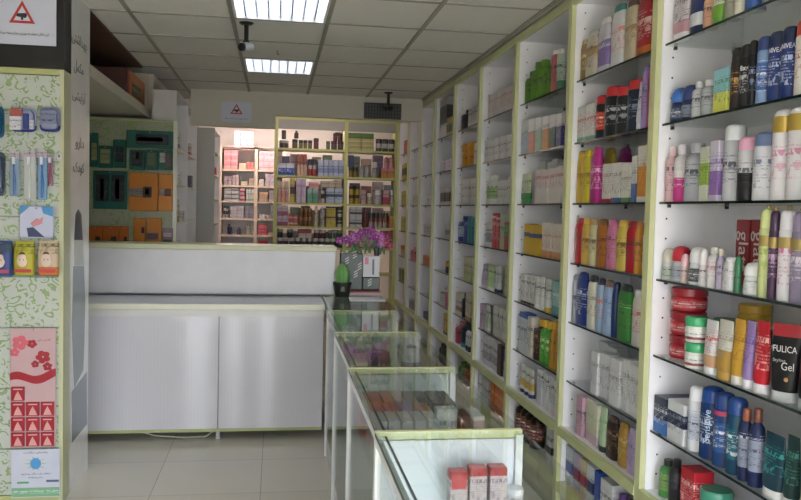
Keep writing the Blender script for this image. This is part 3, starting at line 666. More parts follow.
def FUL(t, w, d, h):
    g = lambda z: -d * .5 * (1 - (z - .2) * .95 if z < .6 else .62 - (z - .6) * 1.41) - .003
    letter(t, 'FULICA', .03, WHITE2, (g(.69), 0, h * .69), '-X', width=w * .8, height=.02)
    letter(t, 'Styling', .02, plain('#b8b8c0', .4), (g(.53), w * .16, h * .535), '-X', width=w * .42, height=.013)
    letter(t, 'Gel', .03, WHITE2, (g(.47), -w * .14, h * .47), '-X', width=w * .42, height=.024)
    q = MB(); q.ball((g(.3) + .002, -w * .12, h * .3), .004, w * .08, w * .08, plain('#d8a070', .4), 10); q.build('emblem', t)
    q = MB(); q.loft([(h * .85, d * .15, w * .503, 3), (h * .95, d * .075, w * .505, 4), (h + .003, d * .06, w * .505, 4)], plain('#a02030', .3), 18); q.build('red_top', t)
put(1, 5, 'tube', 771, 796, 325, 'black hair gel tube lettered FULICA with clear cap', '#17171b', '#b8bcc0', ink='#17171b', d=.06, rz=.6, wid=.088, text=[FUL])
put(1, 5, 'tube', 800, 815, 327, 'black gel tube beside the lettered one', '#17171b', '#b8bcc0', ink='#9a3038', d=.05)
put(1, 5, 'jar', 709, 728, 312, 'large pale jar with dark green lid behind tubes', '#c8d0c8', '#3a7a58', off=.14, hgt=.17, d=.11)
put(1, 5, 'jar', 743, 762, 0, 'dark red jar behind the tubes', '#7a2228', '#5a1a20', off=.14, hgt=.16, d=.13)
put(1, 5, 'jar', 743, 762, 0, 'yellow jar on top of dark red jar', '#c8a437', '#b8902f', off=.14, base=.163, hgt=.085, d=.13, lab='#d0b04a')
put(1, 6, 'box', 652, 666, 397, 'dark navy carton with blue base', '#262c48/#3f72c0', '#2a3052', ink='#c8ccd8', a1=.4, d=.16)
put(1, 6, 'box', 667, 684, 402, 'white carton with navy middle band', '#dddee2/#1e2848', '#e2e2e6', ink='#8a90a0', a0=.42, a1=.75, d=.12)
put(1, 6, 'can', 686, 699, 385, 'white shaving foam can', '#d4d6de', '#dfe0e6', ink='#2a4a8a', lab='#b9c0d0')
SM = lambda t, w, d, h: letter(t, 'Sensitive', .03, plain('#b8cce0', .4), (-d / 2 - .0012, 0, h * .47), '-X', spin=math.pi / 2, width=h * .45, wrap=d / 2)
put(1, 6, 'can', 700, 713, 386, 'royal blue foam can with white upright lettering', '#143266', '#1b3f80', ink='#d0daf0', rz=.6, text=[SM])
put(1, 6, 'can', 714, 726, 392, 'blue foam can with pink ring', '#1c3f74', '#173674', ink='#d0a0b8', lab='#2c5590')
put(1, 6, 'can', 727, 739, 397, 'teal blue foam can', '#174460', '#1b3f80', ink='#b0d0d0', lab='#1f5f74')
_t = ITEMS[-2][0]; _h, _r = size_of(_t); q = MB(); q.loft([(_h * .7, _r * 1.02, _r * 1.02), (_h * .76, _r * 1.02, _r * 1.02)], plain('#b03a60', .35), 18, top=False, bot=False); q.build('pink_ring', _t)
put(1, 6, 'bottle', 740, 749, 408, 'navy aftershave bottle with copper cap', '#1c2650', '#8a4a30', ink='#c8ccd8', lab='#8a92a8')
put(1, 6, 'bottle', 750, 760, 408, 'navy aftershave bottle with brown cap', '#1c2650', '#6a3a28', ink='#c8ccd8', lab='#8a92a8')
put(1, 6, 'tube', 763, 783, 434, 'dark teal tube with white cap', '#1f3f50', '#dfe0e2', ink='#3fa0a0', d=.05)
put(1, 6, 'tube', 785, 797, 436, 'second dark green tube with white cap', '#1c3a3a', '#dfe0e2', ink='#4a8a80', d=.05)
put(1, 7, 'bottle', 660, 669, 459, 'green bottle with black cap', '#4a8a48', '#1a1a1c', ink='#d0d8c0', lab='#7aa05a')
put(1, 7, 'bottle', 670, 678, 459, 'dark bottle with black cap', '#2a2a2c', '#151517')
put(1, 7, 'box', 680, 694, 469, 'red carton with small white label', '#b01f2c', '#a81c28', ink='#e0c0c0', d=.08)
put(1, 7, 'jar', 696, 716, 470, 'black jar with teal lid', '#1a1c1e', '#3f8a74', hgt=.14, ink='#c8d0d0')
put(1, 7, 'jar', 718, 732, 490, 'pale jar with white lid', '#b8bcc8', '#dcdce0', hgt=.1)
put(1, 7, 'jar', 733, 750, 490, 'grey jar with white lid', '#8a92a8', '#d8d8dc', hgt=.1)
# ---- second bay
put(2, 1, 'oval', 577, 583, 43, 'brown gold shampoo bottle', '#8f7448', '#a89878', ink='#d8c8a0')
put(2, 1, 'oval', 584, 599, 32, 'cream shampoo bottle with grey cap', '#cfc7b8/#b9986a', '#b4b4b6', ink='#5a4030', a0=.5, a1=.72)
put(2, 1, 'oval', 600, 612, 18, 'white and violet shampoo bottle', '#cfccd6/#8a76b0', '#d8d6da', ink='#5a4a8a', a0=.12, a1=.5)
put(2, 1, 'oval', 613, 626, 5, 'white shampoo bottle with teal cap', '#d9dade', '#2e7a72', ink='#d07868')
put(2, 1, 'oval', 627, 638, 0, 'beige shampoo bottle with brown cap', '#c8bba0', '#5a4234', ink='#8a6a48')
put(2, 1, 'oval', 639, 653, -8, 'dark red shampoo bottle with rose print', '#9c2530/#c2703a', '#8a1a28', ink='#e0c8c0', a1=.15)
put(2, 2, 'box', 576, 584, 107, 'white carton with red ring mark', '#d6d8d8/#8ab09a', ink='#b03038', a1=.12, d=.05)
put(2, 2, 'box', 585, 593, 104, 'white carton with red ring and green foot', '#d6d8d8/#8ab09a', ink='#b03038', a1=.12, d=.05)
put(2, 2, 'can', 594, 603, 96, 'small dark can with red cap and yellow print', '#1f1f26', '#b0252c', ink='#d0b050', lab='#c04030')
put(2, 2, 'can', 604, 615, 86, 'black can with red cap, inner one', '#1c2026', '#b5242c', ink='#b8bcc4')
put(2, 2, 'can', 616, 626, 86, 'black can with red cap, outer one', '#1c2026', '#b5242c', ink='#b8bcc4')
put(2, 2, 'can', 627, 638, 79, 'tall slate can with red cap', '#262f40', '#b5242c', ink='#8a96b0')
put(2, 2, 'tube', 639, 643, 82, 'narrow white tube', '#d0cede', '#d8d6e0')
put(2, 2, 'oval', 644, 649, 66, 'lilac shampoo bottle', '#9a82bc', '#8f78b4')
put(2, 2, 'oval', 650, 655, 63, 'magenta shampoo bottle', '#b82e68', '#a82458')
put(2, 3, 'oval', 573, 581, 152, 'gold shampoo bottle', '#c9a548', '#c29c3e', ink='#8a6a2a')
put(2, 3, 'oval', 582, 591, 150, 'yellow shampoo bottle', '#d0bf3a', '#cdb932', ink='#7a6a2a')
put(2, 3, 'oval', 592, 601, 147, 'magenta shampoo bottle', '#b83088', '#a8287a', ink='#e8c8e0')
put(2, 3, 'box', 602, 610, 164, 'white carton with red foot', '#d8d5d2/#b82a38', ink='#8a8078', a1=.1, d=.05)
put(2, 3, 'box', 611, 620, 163, 'white carton with blue foot', '#d8d6d4/#3a5a9a', ink='#8a8078', a1=.12, d=.05)
put(2, 3, 'box', 621, 629, 163, 'white carton with green foot', '#d8d8d0/#5a8a5a', ink='#8a8078', a1=.12, d=.05)
put(2, 3, 'box', 631, 636, 156, 'tall white carton with blue side', '#d8d9dc/#4a6aa8', ink='#7a8090', a1=.4, d=.05)
put(2, 3, 'box', 637, 646, 146, 'white carton with orange panel and yellow top', '#dcdad2/#cf8a30', '#c8a02e', ink='#a06a2a', a0=.1, a1=.62, d=.05)
put(2, 3, 'box', 647, 653, 155, 'white carton with green panel', '#d8dad4/#5aa06a', ink='#4a8a5a', a0=.05, a1=.55, d=.05)
put(2, 3, 'oval', 605, 614, 148, 'yellow bottle behind white cartons', '#c8b04a', '#b89a3e', off=.13)
put(2, 3, 'oval', 618, 630, 148, 'purple bottle behind white cartons', '#8a2a70', '#7a2062', off=.13)
for uL, uR, y, ds, cc, cp in ((572, 581, 218, 'red shampoo bottle with red cap', '#b5202c', '#9a1822'), (582, 590, 218, 'gold yellow shampoo bottle', '#d0a84a', '#c89e44'), (591, 597, 219, 'cream shampoo bottle with brown print', '#d0c8a0', '#a88a5a'), (598, 607, 219, 'amber brown shampoo bottle', '#a8682a', '#7a4a1e'), (608, 617, 219, 'pink shampoo bottle', '#c9789c', '#bb6a90'), (618, 627, 220, 'pale yellow shampoo bottle', '#d3b95a', '#cfb04a'), (628, 636, 221, 'crimson shampoo bottle', '#b01e30', '#981826'), (637, 641, 222, 'orange shampoo bottle edge-on', '#c98a3a', '#b0702a')):
    put(2, 4, 'oval', uL, uR, y, ds, cc, cp, ink='#5a3a2a', rough=.25)
put(2, 4, 'box', 642, 649, 235, 'white carton with lime foot', '#d9dad2/#a8c050', ink='#8a8a88', a1=.16)
put(2, 5, 'oval', 573, 577, 274, 'grey lotion bottle edge', '#a8acb8', '#8a8e9a')
put(2, 5, 'oval', 578, 588, 272, 'navy lotion bottle with white script', '#223a86', '#1c2f70', ink='#e0e4f0')
put(2, 5, 'oval', 589, 597, 275, 'cream lotion bottle with dark cap', '#d9d8cc', '#2a2c34', ink='#8a8a80')
put(2, 5, 'oval', 598, 604, 278, 'sky blue lotion bottle', '#9ab2d0', '#2c3040', ink='#c06a4a')
put(2, 5, 'oval', 605, 613, 280, 'pale blue lotion bottle with brown cap', '#9cb4d8', '#7a6254', ink='#4a6aa8')
put(2, 5, 'oval', 614, 618, 282, 'dark navy lotion bottle', '#1f2f62', '#161f40')
put(2, 5, 'oval', 619, 632, 284, 'green shampoo bottle with black cap', '#3b7f3c', '#1c2430', ink='#c8e0b0', lab='#478c3e')
put(2, 5, 'oval', 634, 643, 289, 'white lotion bottle with red print', '#d3d0ca', '#cfd0d4', ink='#b04848')
put(2, 6, 'box', 590, 604, 352, 'plain white carton with grey mark, taller pair', '#d9d9dc', '#e2e2e4', ink='#7a7a84', n=2, d=.07)
put(2, 6, 'box', 609, 619, 359, 'plain white carton on its own', '#d8d8da', '#e0e0e2', ink='#7a7a84', d=.07)
put(2, 6, 'box', 620, 640, 362, 'plain white carton with small print', '#d8d8da', '#e0e0e2', ink='#7a7a84', n=3, d=.07)
put(2, 6, 'box', 586, 612, 341, 'tall white carton at the back', '#d4d4d8', '#dededf', n=2, off=.15, d=.06, t0=.9)
put(2, 7, 'box', 576, 582, 396, 'slim pink carton', '#c8a0b4', '#d0b0c0')
put(2, 7, 'box', 583, 597, 400, 'pale floral carton with cream and green print', '#d4d0bc/#c8b0b8', '#d8d8cc', ink='#9ab080', n=3, d=.06)
put(2, 7, 'tube', 598, 607, 406, 'pale green tube with dark cap', '#b8cfae', '#2a3a34', ink='#6a9a6a')
put(2, 7, 'oval', 608, 618, 416, 'dark brown conditioner bottle', '#2c1d1a', '#3a2622', ink='#a8886a')
put(2, 7, 'oval', 620, 628, 422, 'gold conditioner bottle', '#a8843c', '#9a7634', ink='#d8c088')
put(2, 7, 'oval', 629, 639, 428, 'lilac conditioner bottle', '#b5a2c8', '#ab98c0', ink='#7a6a9a')
for uL, uR, y, ds, cc in ((564, 572, 446, 'blue and white carton', '#c4d0dc/#4a6ab0'), (573, 579, 453, 'lilac carton with red edge', '#c4b4cc/#8a2a4a'), (580, 585, 459, 'cream carton with red edge', '#d0c49a/#a02a3a'), (586, 593, 465, 'white carton with navy block', '#d4d8dc/#1f2f62'), (594, 599, 471, 'royal blue carton', '#2a52a8')):
    put(2, 8, 'box', uL, uR, y, ds, cc, ink='#4a4a5a', d=.12, a0=.3, a1=.6)
put(2, 8, 'box', 600, 612, 481, 'large white carton', '#d6d6d8', d=.14); put(2, 8, 'bottle', 613, 640, 500, 'purple capped bottle', '#a89ac0', '#6a4a8a', n=3, hgt=.16)
# ---- third bay
put(3, 1, 'bottle', 523, 531, 63, 'bright green squat bottle', '#58892a', '#528028', n=1, hgt=.2); put(3, 1, 'bottle', 531, 543, 60, 'bright green tall bottle', '#5d8f2c', '#568428', n=2); put(3, 1, 'bottle', 543, 552, 66, 'bright green short bottle', '#527e26', '#4c7622', n=2)
put(3, 1, 'oval', 553, 558, 50, 'coral pink bottle with white cap', '#c0646a', '#d8d4d4', n=1); put(3, 1, 'oval', 559, 563, 48, 'green and white bottle', '#b8c8b8/#4a7a5a', '#d8dad8', n=2)
for uL, uR, ds, a in ((520, 527, 'pale blue', '#b9c4d4'), (528, 534, 'peach', '#cf8a74'), (535, 541, 'sea green', '#8ab49a'), (542, 548, 'amber', '#c48a3c'), (549, 555, 'dark green', '#2f5a44'), (556, 561, 'navy', '#333a72')):
    put(3, 2, 'box', uL, uR, None or 121 - (uL - 520) * .2, f'white carton with {ds} lower panel', '#d6d8da/' + a, '#dcdcde', ink='#7a7a88', a0=.02, a1=.62, d=.05)
put(3, 3, 'tube', 521, 531, 174, 'aloe green and white tube', '#cfd8c0/#3f8a4a', '#3a8a50', ink='#4a8a48'); put(3, 3, 'box', 534, 561, 168, 'white carton with scattered red dots', '#d9d4d4', '#dedcdc', ink='#b04a58', n=4, d=.06, t0=.45, t1=.97); put(3, 3, 'box', 538, 556, 160, 'plain white carton behind the dotted ones', '#d8d8d8', n=3, off=.13)
put(3, 4, 'box', 523, 540, 224, 'yellow carton with blue band', '#d3ac28/#2a3a82', '#cfa824', ink='#7a5a1a', n=3, a0=.58, a1=.72, t0=.9); put(3, 4, 'box', 541, 560, 223, 'white and orange carton', '#dbd6cf/#cf9468', '#dcd8d2', ink='#b8703a', n=4, a1=.2)
put(3, 5, 'box', 520, 533, 274, 'white carton with black border print', '#d8d8d8/#3a3a3c', '#dededf', ink='#1c1c20', n=3, a1=.08, t0=.2, t1=.95); put(3, 5, 'tube', 534, 545, 275, 'white tube with black dots', '#dcdcda', '#dcdcda', ink='#3a3a3c', n=2); put(3, 5, 'tube', 546, 551, 279, 'white tube with yellow cap', '#d8dcd8', '#d3ac30'); put(3, 5, 'box', 552, 559, 281, 'teal and white carton', '#8ab8bc/#5a9aa4', ink='#d8e8e8')
put(3, 6, 'box', 519, 527, 313, 'white carton with blue edges', '#c9d0da/#3a5aa8', '#3a5aa8', a0=.88, a1=1.1); put(3, 6, 'box', 527, 531, 317, 'cream carton', '#d4cfc0', '#d8d4c8'); put(3, 6, 'bottle', 533, 541, 319, 'brown bottle with yellow cap', '#3f2a24', '#c9982a', ink='#a8805a'); put(3, 6, 'bottle', 541, 550, 320, 'green bottle with yellow cap', '#4fa03c', '#cfa42e', n=2, ink='#d8e8b0'); put(3, 6, 'bottle', 551, 559, 321, 'amber bottle with yellow cap', '#b8862a', '#c99a2a', n=2)
put(3, 7, 'tube', 521, 534, 366, 'white and yellow tube with navy cap', '#d8d8cc/#d0b25a', '#26346e', n=3, ink='#5a5a6a', a0=.15, a1=.45); put(3, 7, 'box', 535, 547, 371, 'white carton with black letter print', '#dadadc', '#e0e0e2', ink='#2a2a30', n=4, t0=.5, t1=.95); put(3, 7, 'tube', 548, 558, 378, 'white tube with grey print', '#d8d6da', '#d0c0c8', n=2)
put(3, 8, 'bottle', 516, 536, 403, 'dark brown bottle with red cap', '#2a1e1a', '#a83a38', n=4, ink='#c8a04a', lab='#7a3a2c'); put(3, 8, 'box', 545, 556, 428, 'white carton with black block', '#d8d8da/#2a2a2c', n=2, a0=.3, a1=.5)
# ---- fourth bay
put(4, 1, 'box', 488, 512, 89, 'white carton with pink lines', '#d4d0d0', '#d8d6d6', n=7, ink='#b87a80', gap=.006); put(4, 1, 'box', 513, 516, 86, 'brown carton', '#6a4638', '#6a4638')
put(4, 2, 'box', 484, 511, 137, 'plain white carton with grey edge', '#d4d5d6', '#dcdcde', n=9, gap=.006)
put(4, 3, 'bottle', 488, 495, 175, 'white bottle with green label', '#d6d8d4', '#dcdcdc', n=2, lab='#9ab878'); put(4, 3, 'box', 496, 506, 180, 'pale grey carton', '#d2d4d4', '#dcdcdc', n=4); put(4, 3, 'bottle', 506, 511, 176, 'glossy white bottle', '#d9dadb', '#dedede', n=2)
put(4, 4, 'box', 485, 490, 222, 'white carton with grey square', '#d4d6da/#8a92a0', n=2, a0=.2, a1=.6); put(4, 4, 'box', 491, 497, 213, 'tall red carton', '#b83a44/#d8d2d2', '#b83a44', a0=.85, a1=.92, n=2, ink='#d8b0b0'); put(4, 4, 'box', 498, 503, 213, 'pale green carton', '#b8cbb4', '#c0d0bc', n=2); put(4, 4, 'box', 504, 508, 222, 'red and green carton', '#a84038/#6a9a5a', a0=.5, a1=.9)
put(4, 5, 'tube', 482, 487, 263, 'lilac tube', '#b8a8c4', '#c8c0cc', n=2); put(4, 5, 'tube', 488, 495, 264, 'pale green tube', '#b8cf9a', '#d8dcd0', n=2); put(4, 5, 'tube', 496, 501, 265, 'white tube with navy cap', '#d6d8d8', '#2a3460', n=2); put(4, 5, 'box', 502, 508, 266, 'olive green carton', '#bcc494', '#c4cc9c', n=2)
put(4, 6, 'box', 480, 484, 304, 'mauve carton', '#b49ab4', n=1); put(4, 6, 'tube', 485, 490, 305, 'pale green slim tube', '#bccaae', '#d0d4cc', n=2); put(4, 6, 'box', 491, 508, 307, 'cream carton with faint print', '#cfcdc2', '#d8d6d0', n=5)
put(4, 7, 'box', 482, 496, 338, 'white and grey carton', '#d0d0d2/#a8a8b0', '#d6d6d8', n=4, a0=.2, a1=.5); put(4, 7, 'box', 497, 501, 345, 'dark brown carton', '#5a4440'); put(4, 7, 'box', 502, 509, 350, 'carton with bright blue top', '#c8ccd2/#2f62b0', '#2f62b0', a0=.6, a1=1.1, n=2)
put(4, 8, 'box', 477, 488, 376, 'white carton', '#d0d0d0', n=4); put(4, 8, 'box', 490, 506, 384, 'bright orange carton', '#cc6a26', '#d0742e', n=4, ink='#e0b080', d=.1)
# ---- fifth bay and beyond
put(5, 1, 'bottle', 461, 466, 110, 'black bottle', '#1e2024', '#16171a'); put(5, 1, 'box', 467, 478, 107, 'white carton with grey print', '#cfd0d0', n=4)
put(5, 2, 'jar', 462, 473, 143, 'orange yellow canister', '#d79a2a', '#cf8e24', ink='#b04a2a', n=2); put(5, 2, 'box', 474, 477, 143, 'white carton', '#d4d2cc')
put(5, 3, 'box', 460, 476, 178, 'white carton with vertical print', '#cfd2d0', n=5)
put(5, 4, 'bottle', 457, 463, 216, 'deep blue bottle with pale label', '#2f4a92', '#263c7a', lab='#b8c4dc'); put(5, 4, 'bottle', 464, 468, 217, 'blue bottle', '#3a5aa0', '#2a4586'); put(5, 4, 'oval', 469, 475, 216, 'turquoise bottle', '#2f8a98', '#2a7c8c', n=2)
put(5, 5, 'box', 463, 474, 257, 'cream and green carton', '#ccd0b4/#b8c890', n=3, a1=.5)
put(5, 6, 'box', 456, 461, 293, 'white carton with brown stripe', '#cfcabf/#8a5a3a', a0=.2, a1=.4, n=1); put(5, 6, 'bottle', 461, 464, 292, 'dark slim bottle', '#2a3034', '#1f2426'); put(5, 6, 'box', 464, 474, 294, 'beige carton with brown foot', '#c8c0ac/#8a6a4a', n=3, a1=.15)
put(5, 7, 'bottle', 456, 460, 321, 'pink and red bottle', '#b85060', '#c88090'); put(5, 7, 'bottle', 461, 466, 318, 'dark bottle with teal foot', '#22303a/#3a8a90', '#2a2c30', a1=.2); put(5, 7, 'bottle', 467, 471, 326, 'white and black bottle', '#cfcfd0/#2a2a2c', '#2a2a2c', n=2)
put(5, 8, 'bottle', 459, 465, 362, 'green bottle', '#5a7a3a', '#4a6a30', n=2); put(5, 8, 'bottle', 466, 471, 366, 'amber brown bottle', '#9a5a2a', '#7a3a20', n=2)
put(6, 1, 'box', 436, 445, 96, 'white card box with framed portrait', '#c4c6c8/#5a5a5e', n=2, a0=.35, a1=.8); put(6, 1, 'box', 445, 452, 117, 'yellow and black carton', '#c0ac48/#26282a', n=2, a0=.2, a1=.6)
put(6, 2, 'box', 440, 451, 160, 'small pale lilac carton', '#bcb8cc', n=3, hgt=.11)
put(6, 3, 'box', 440, 449, 187, 'white carton with dark window', '#cfcfcf/#3a3230', n=2, a0=.2, a1=.7)
put(6, 4, 'box', 445, 450, 226, 'white carton with grey window', '#c8cacc/#8a8c96', n=1, a0=.4, a1=.7)
put(6, 5, 'bottle', 446, 449, 257, 'yellow and navy bottle', '#c4a43a/#2a3050', '#c8b050', a1=.4)
put(6, 6, 'bottle', 440, 444, 287, 'white bottle', '#cfcfcf', '#c8c8c8'); put(6, 6, 'bottle', 445, 449, 287, 'pink bottle', '#c87a90', '#d8c8cc')
put(6, 7, 'box', 443, 449, 314, 'bright yellow carton', '#d0b030/#4a4a3a', n=2, a1=.15)
put(6, 8, 'bottle', 440, 446, 344, 'dark bottle', '#33382c', '#26281f', n=3)
put(7, 3, 'box', 426, 431, 190, 'pale carton', '#c8cac8', n=2, hgt=.1); put(7, 4, 'box', 424, 432, 224, 'white carton', '#cfd0d0', n=2); put(7, 5, 'box', 422, 432, 255, 'orange carton', '#c47a4a', n=4, hgt=.1); put(7, 7, 'box', 422, 431, 312, 'navy carton lying low', '#33447e', n=2, hgt=.07)
put(8, 3, 'box', 412, 417, 188, 'small white carton', '#cfd0cc', n=2, hgt=.12); put(8, 5, 'bottle', 411, 416, 248, 'pink bottle', '#b87a80', '#c88a8a', n=2, hgt=.15); put(8, 7, 'box', 409, 414, 296, 'grey carton', '#8f9298', n=2, hgt=.1)
put(9, 1, 'box', 404, 407, 136, 'red carton', '#b05a48', n=1, hgt=.16); put(9, 2, 'box', 401, 406, 158, 'yellow and black carton', '#b8a83a/#26261e', n=2, a0=.3, a1=.7, hgt=.2); put(9, 3, 'box', 400, 405, 186, 'yellow green carton', '#bcbc5a', n=3, hgt=.18); put(9, 4, 'box', 400, 405, 214, 'yellow carton', '#bcb45a', n=2, hgt=.18); put(9, 5, 'jar', 399, 403, 240, 'orange lidded jar', '#c8c0a0', '#b8703a', hgt=.13); put(9, 6, 'box', 398, 402, 262, 'olive carton', '#8a9058', n=2, hgt=.16)
# ------------------------------------------------------------------ stock on the rear racks
_rc = {}
def stock(unit, Y, zs, row, kind, xL, xR, yT, desc, c, cap=None, ink='#4a4450', n=1, lv=1, off=0.0, d=None, base=0.0, lim=None, **o):
    zb = zs[row - 1] + base; Yf = Y + .012 + off; ym = (yT + proj((onY(xL, 200, Yf).x, Yf, zb))[1]) / 2
    a = onY(xL, ym, Yf).x; e = onY(xR, ym, Yf).x; H = onY((xL + xR) / 2, yT, Yf).z - zb; top = (zs[row - 2] - .039 if row > 1 else zs[0] + .215) - zb; h = max(.02, min(H, top) / lv)
    key = (unit, row, off, base); a = max(a, _rc.get(key, -9), lim[0] + .024 if lim else -9)
    if lim: e = min(e, lim[1] - .024)
    w = (e - a) / n; p = None
    for k in range(n):
        for l in range(lv):
            ww = w - .004; dd = d or (ww if kind in ('bottle', 'jar', 'can') else .12); hh = h - .002
            if kind in ('bottle', 'jar', 'can'): dd = ww = min(dd, ww)
            if p is None: t = p = make(kind, ww, dd, hh, c, cap, ink, None, False, seed=int(xL), **o)
            else: t = copy_tree(p)
            t.location = (a + w * (k + .5), Yf + max(dd, .05) / 2, zb + .0005 + l * h); t.rotation_euler = (0, 0, math.pi / 2)
            ITEMS.append([t, ('rack', unit, row, off, 0), a + w * (k + .5), desc, KN[kind][1], f'{KN[kind][1]}s on {ORD[row-1]} shelf of the {unit}', l + (1 if base > 0 else 0), lv > 1 or base > 0])
    _rc[key] = e
LX, RX = (-.01, .845), (.845, 1.475)
def L(row, *a, **k): stock("olive rack's first column", 9.9, RZ, row, *a, lim=LX, **k)
def R(row, *a, **k): stock("olive rack's second column", 9.9, RZ, row, *a, lim=RX, **k)
JD, CL = '#3a2f2a', '#8f8a60'
L(1, 'jar', 279, 289, 140, 'broad dark jar with grey lid', '#33302e', '#8a8a80'); L(1, 'jar', 281.5, 286.5, 129, 'small dark jar on broad jar', '#3a3430', '#26221e', base=.105)
L(1, 'jar', 292, 298, 139, 'small olive jar', '#5a5a38', '#2a2a22'); L(1, 'bottle', 294, 299, 130, 'tall dark bottle on small jars', '#3a3830', '#4a4a30', base=.12); L(1, 'jar', 298.5, 312.5, 140, 'small jar with black lid', '#6a6a3e', '#2a2624', n=3); L(1, 'jar', 313.5, 319, 138, 'reddish jar with dark lid', '#6a3a38', '#3a3030')
L(1, 'jar', 326, 330.5, 141, 'small green grey jar', '#6a6f58', '#50553a'); L(1, 'jar', 331, 344, 141, 'low wide dark jar', '#5a5048', '#3a2a2a', n=2); L(1, 'jar', 333, 343, 133, 'dark red jar in pyramid', '#5a2226', '#2f1a1c', base=.1, n=2); L(1, 'jar', 335, 341, 126, 'top dark jar of pyramid', '#4a3a3a', '#1f1a1a', base=.172)
L(2, 'box', 278, 294.5, 163, 'white and blue carton', '#c3c9d6/#27479a', n=2, a1=.6, ink='#c8d0e8'); L(2, 'box', 282, 290, 156, 'dark slate carton', '#4a4c56', base=.147); L(2, 'box', 297, 307, 154, 'red and brown carton', '#9a5a48/#c8a890', n=3, a1=.5); L(2, 'jar', 308, 317, 159, 'white jar with navy lid', '#b9b4b4/#a84a48', '#33384c', n=2, a1=.4); L(2, 'box', 318, 344, 160, 'pale blue carton', '#aab4c8/#7f8fb4', n=5, a0=.2, a1=.5, ink='#3a4a80')
L(3, 'box', 277, 289, 181, 'cream and pink carton', '#c9b49a/#c08a80', n=3, a1=.55); L(3, 'box', 290, 295, 177, 'yellow carton with black frame', '#b0a23c/#2a2a26', a0=.35, a1=.65); L(3, 'box', 296, 306, 177, 'lilac floral carton', '#bcb0c4', n=2, ink='#8a5a90'); L(3, 'box', 307, 318, 188, 'sea green carton', '#8fb0ac/#5a9a7a', n=2, a1=.6); L(3, 'box', 309, 319, 182, 'pink carton lying on green ones', '#d3a096', base=.17); L(3, 'bottle', 321, 325, 188, 'black and white bottle', '#c8c8c8/#2a2a2c', '#2a2a2c', a0=.3, a1=.6); L(3, 'box', 326, 343, 188, 'pale blue square carton with dark dot', '#a8bccc/#2a4460', n=2, a0=.42, a1=.6); L(3, 'box', 321, 342, 181, 'cream flat carton', '#b8ad96', n=3, base=.19)
L(4, 'box', 277, 288, 205, 'white and purple carton', '#b8a8b4/#8a4a6a', n=2, lv=2, a1=.4); L(4, 'box', 288.5, 298, 214, 'red striped carton', '#b8584e/#d0b0a0', n=2, lv=2, a0=.3, a1=.6); L(4, 'jar', 299, 312, 208, 'amber brown jar', '#7a5232', '#8a6a4a', n=3, lv=2); L(4, 'bottle', 313.5, 319, 205, 'cream bottle', '#c0b8a0', '#b0a890'); L(4, 'bottle', 320, 325.5, 206, 'silver tin', '#a8a8a4', '#c0c0bc', lv=2); L(4, 'box', 326, 336, 205, 'yellow carton with black edges', '#b8a832/#2a2820', n=2, lv=2, a0=.84, a1=1.1); L(4, 'jar', 337, 343, 206, 'white jar with black label', '#c4c0b4/#3a3834', '#3a3834', lv=2, a0=.3, a1=.5)
L(5, 'jar', 277, 343, 238, 'dark jar with white lid', '#3e4640', '#b4b4ae', n=11); L(5, 'jar', 277, 283, 229, 'stacked dark jar with grey lid', '#2c302e', '#8a8f88', base=.11, n=1); L(5, 'jar', 287, 293, 228, 'stacked black jar with grey lid', '#202224', '#8a8f90', base=.11); L(5, 'box', 298, 312, 229, 'white carton with red top', '#b8b4ac/#98323a', n=2, base=.11, a0=.55, a1=1.1); L(5, 'jar', 314, 326, 229, 'stacked maroon jar', '#5a2c36', '#b0a8a8', base=.11, n=2); L(5, 'jar', 328, 343, 230, 'stacked green grey jar', '#4a5a4a', '#90948a', base=.11, n=3)
R(1, 'box', 348.5, 374, 138, 'pale yellow flat pack', '#b4b07c/#8a8c48', n=2, lv=3, a0=.8, a1=1.1); R(1, 'box', 348.5, 374, 131, 'leaf green flat pack on top', '#4f7a30', n=2, base=.157); R(1, 'jar', 376, 397, 139, 'pale jar with black lid', '#b8bab4/#3a3a38', '#1f2022', n=3, a1=.25)
R(2, 'jar', 348.5, 358, 167, 'yellow jar with dark lid', '#8a7a38', '#3a3424', n=2); R(2, 'box', 348.5, 354, 155, 'navy carton on yellow jars', '#3a4468', base=.125); R(2, 'jar', 359, 370, 166, 'clear pale jar', '#a8aca8', '#8a8f8c', n=2); R(2, 'jar', 372, 378, 162, 'silver grey bowl-lidded jar', '#9a9c9c', '#b0b2b2'); R(2, 'box', 381, 396.5, 168, 'orange and pink carton', '#b8803c/#c47a8a', n=2, a0=.7, a1=1.1); R(2, 'bottle', 384, 394, 157, 'pink bottle on orange cartons', '#c08a90', '#a85a68', n=2, base=.12)
R(3, 'jar', 349, 360, 186, 'yellow jar with black lid', '#b09a34', '#2a261e', n=2, lv=2); R(3, 'box', 361, 366, 190, 'pink and white carton', '#c0a0a0', n=1); R(3, 'jar', 367, 373, 193, 'cream tub', '#b8ac98', '#c0b8a8'); R(3, 'jar', 375, 382, 190, 'white tub', '#c4c4c4', '#d0d0d0'); R(3, 'box', 383, 389.5, 190, 'pink and crimson carton', '#c89a9c/#a83a48', a1=.5); R(3, 'jar', 390, 397, 190, 'white canister', '#cac8cc', '#d4d2d6')
R(4, 'box', 350, 362, 207, 'white carton with dark corner square', '#b4b6b8/#3a4038', n=2, lv=2, a0=.3, a1=.5); R(4, 'bottle', 363.5, 367.5, 206, 'brown red bottle', '#7a3a2a', '#6a2f24'); R(4, 'jar', 369, 388, 213, 'white and red jar with dark lid', '#a8a49c/#a04a40', '#4a4440', n=4, a0=.4, a1=.6); R(4, 'box', 389, 397, 216, 'orange carton', '#c07a34', n=2)
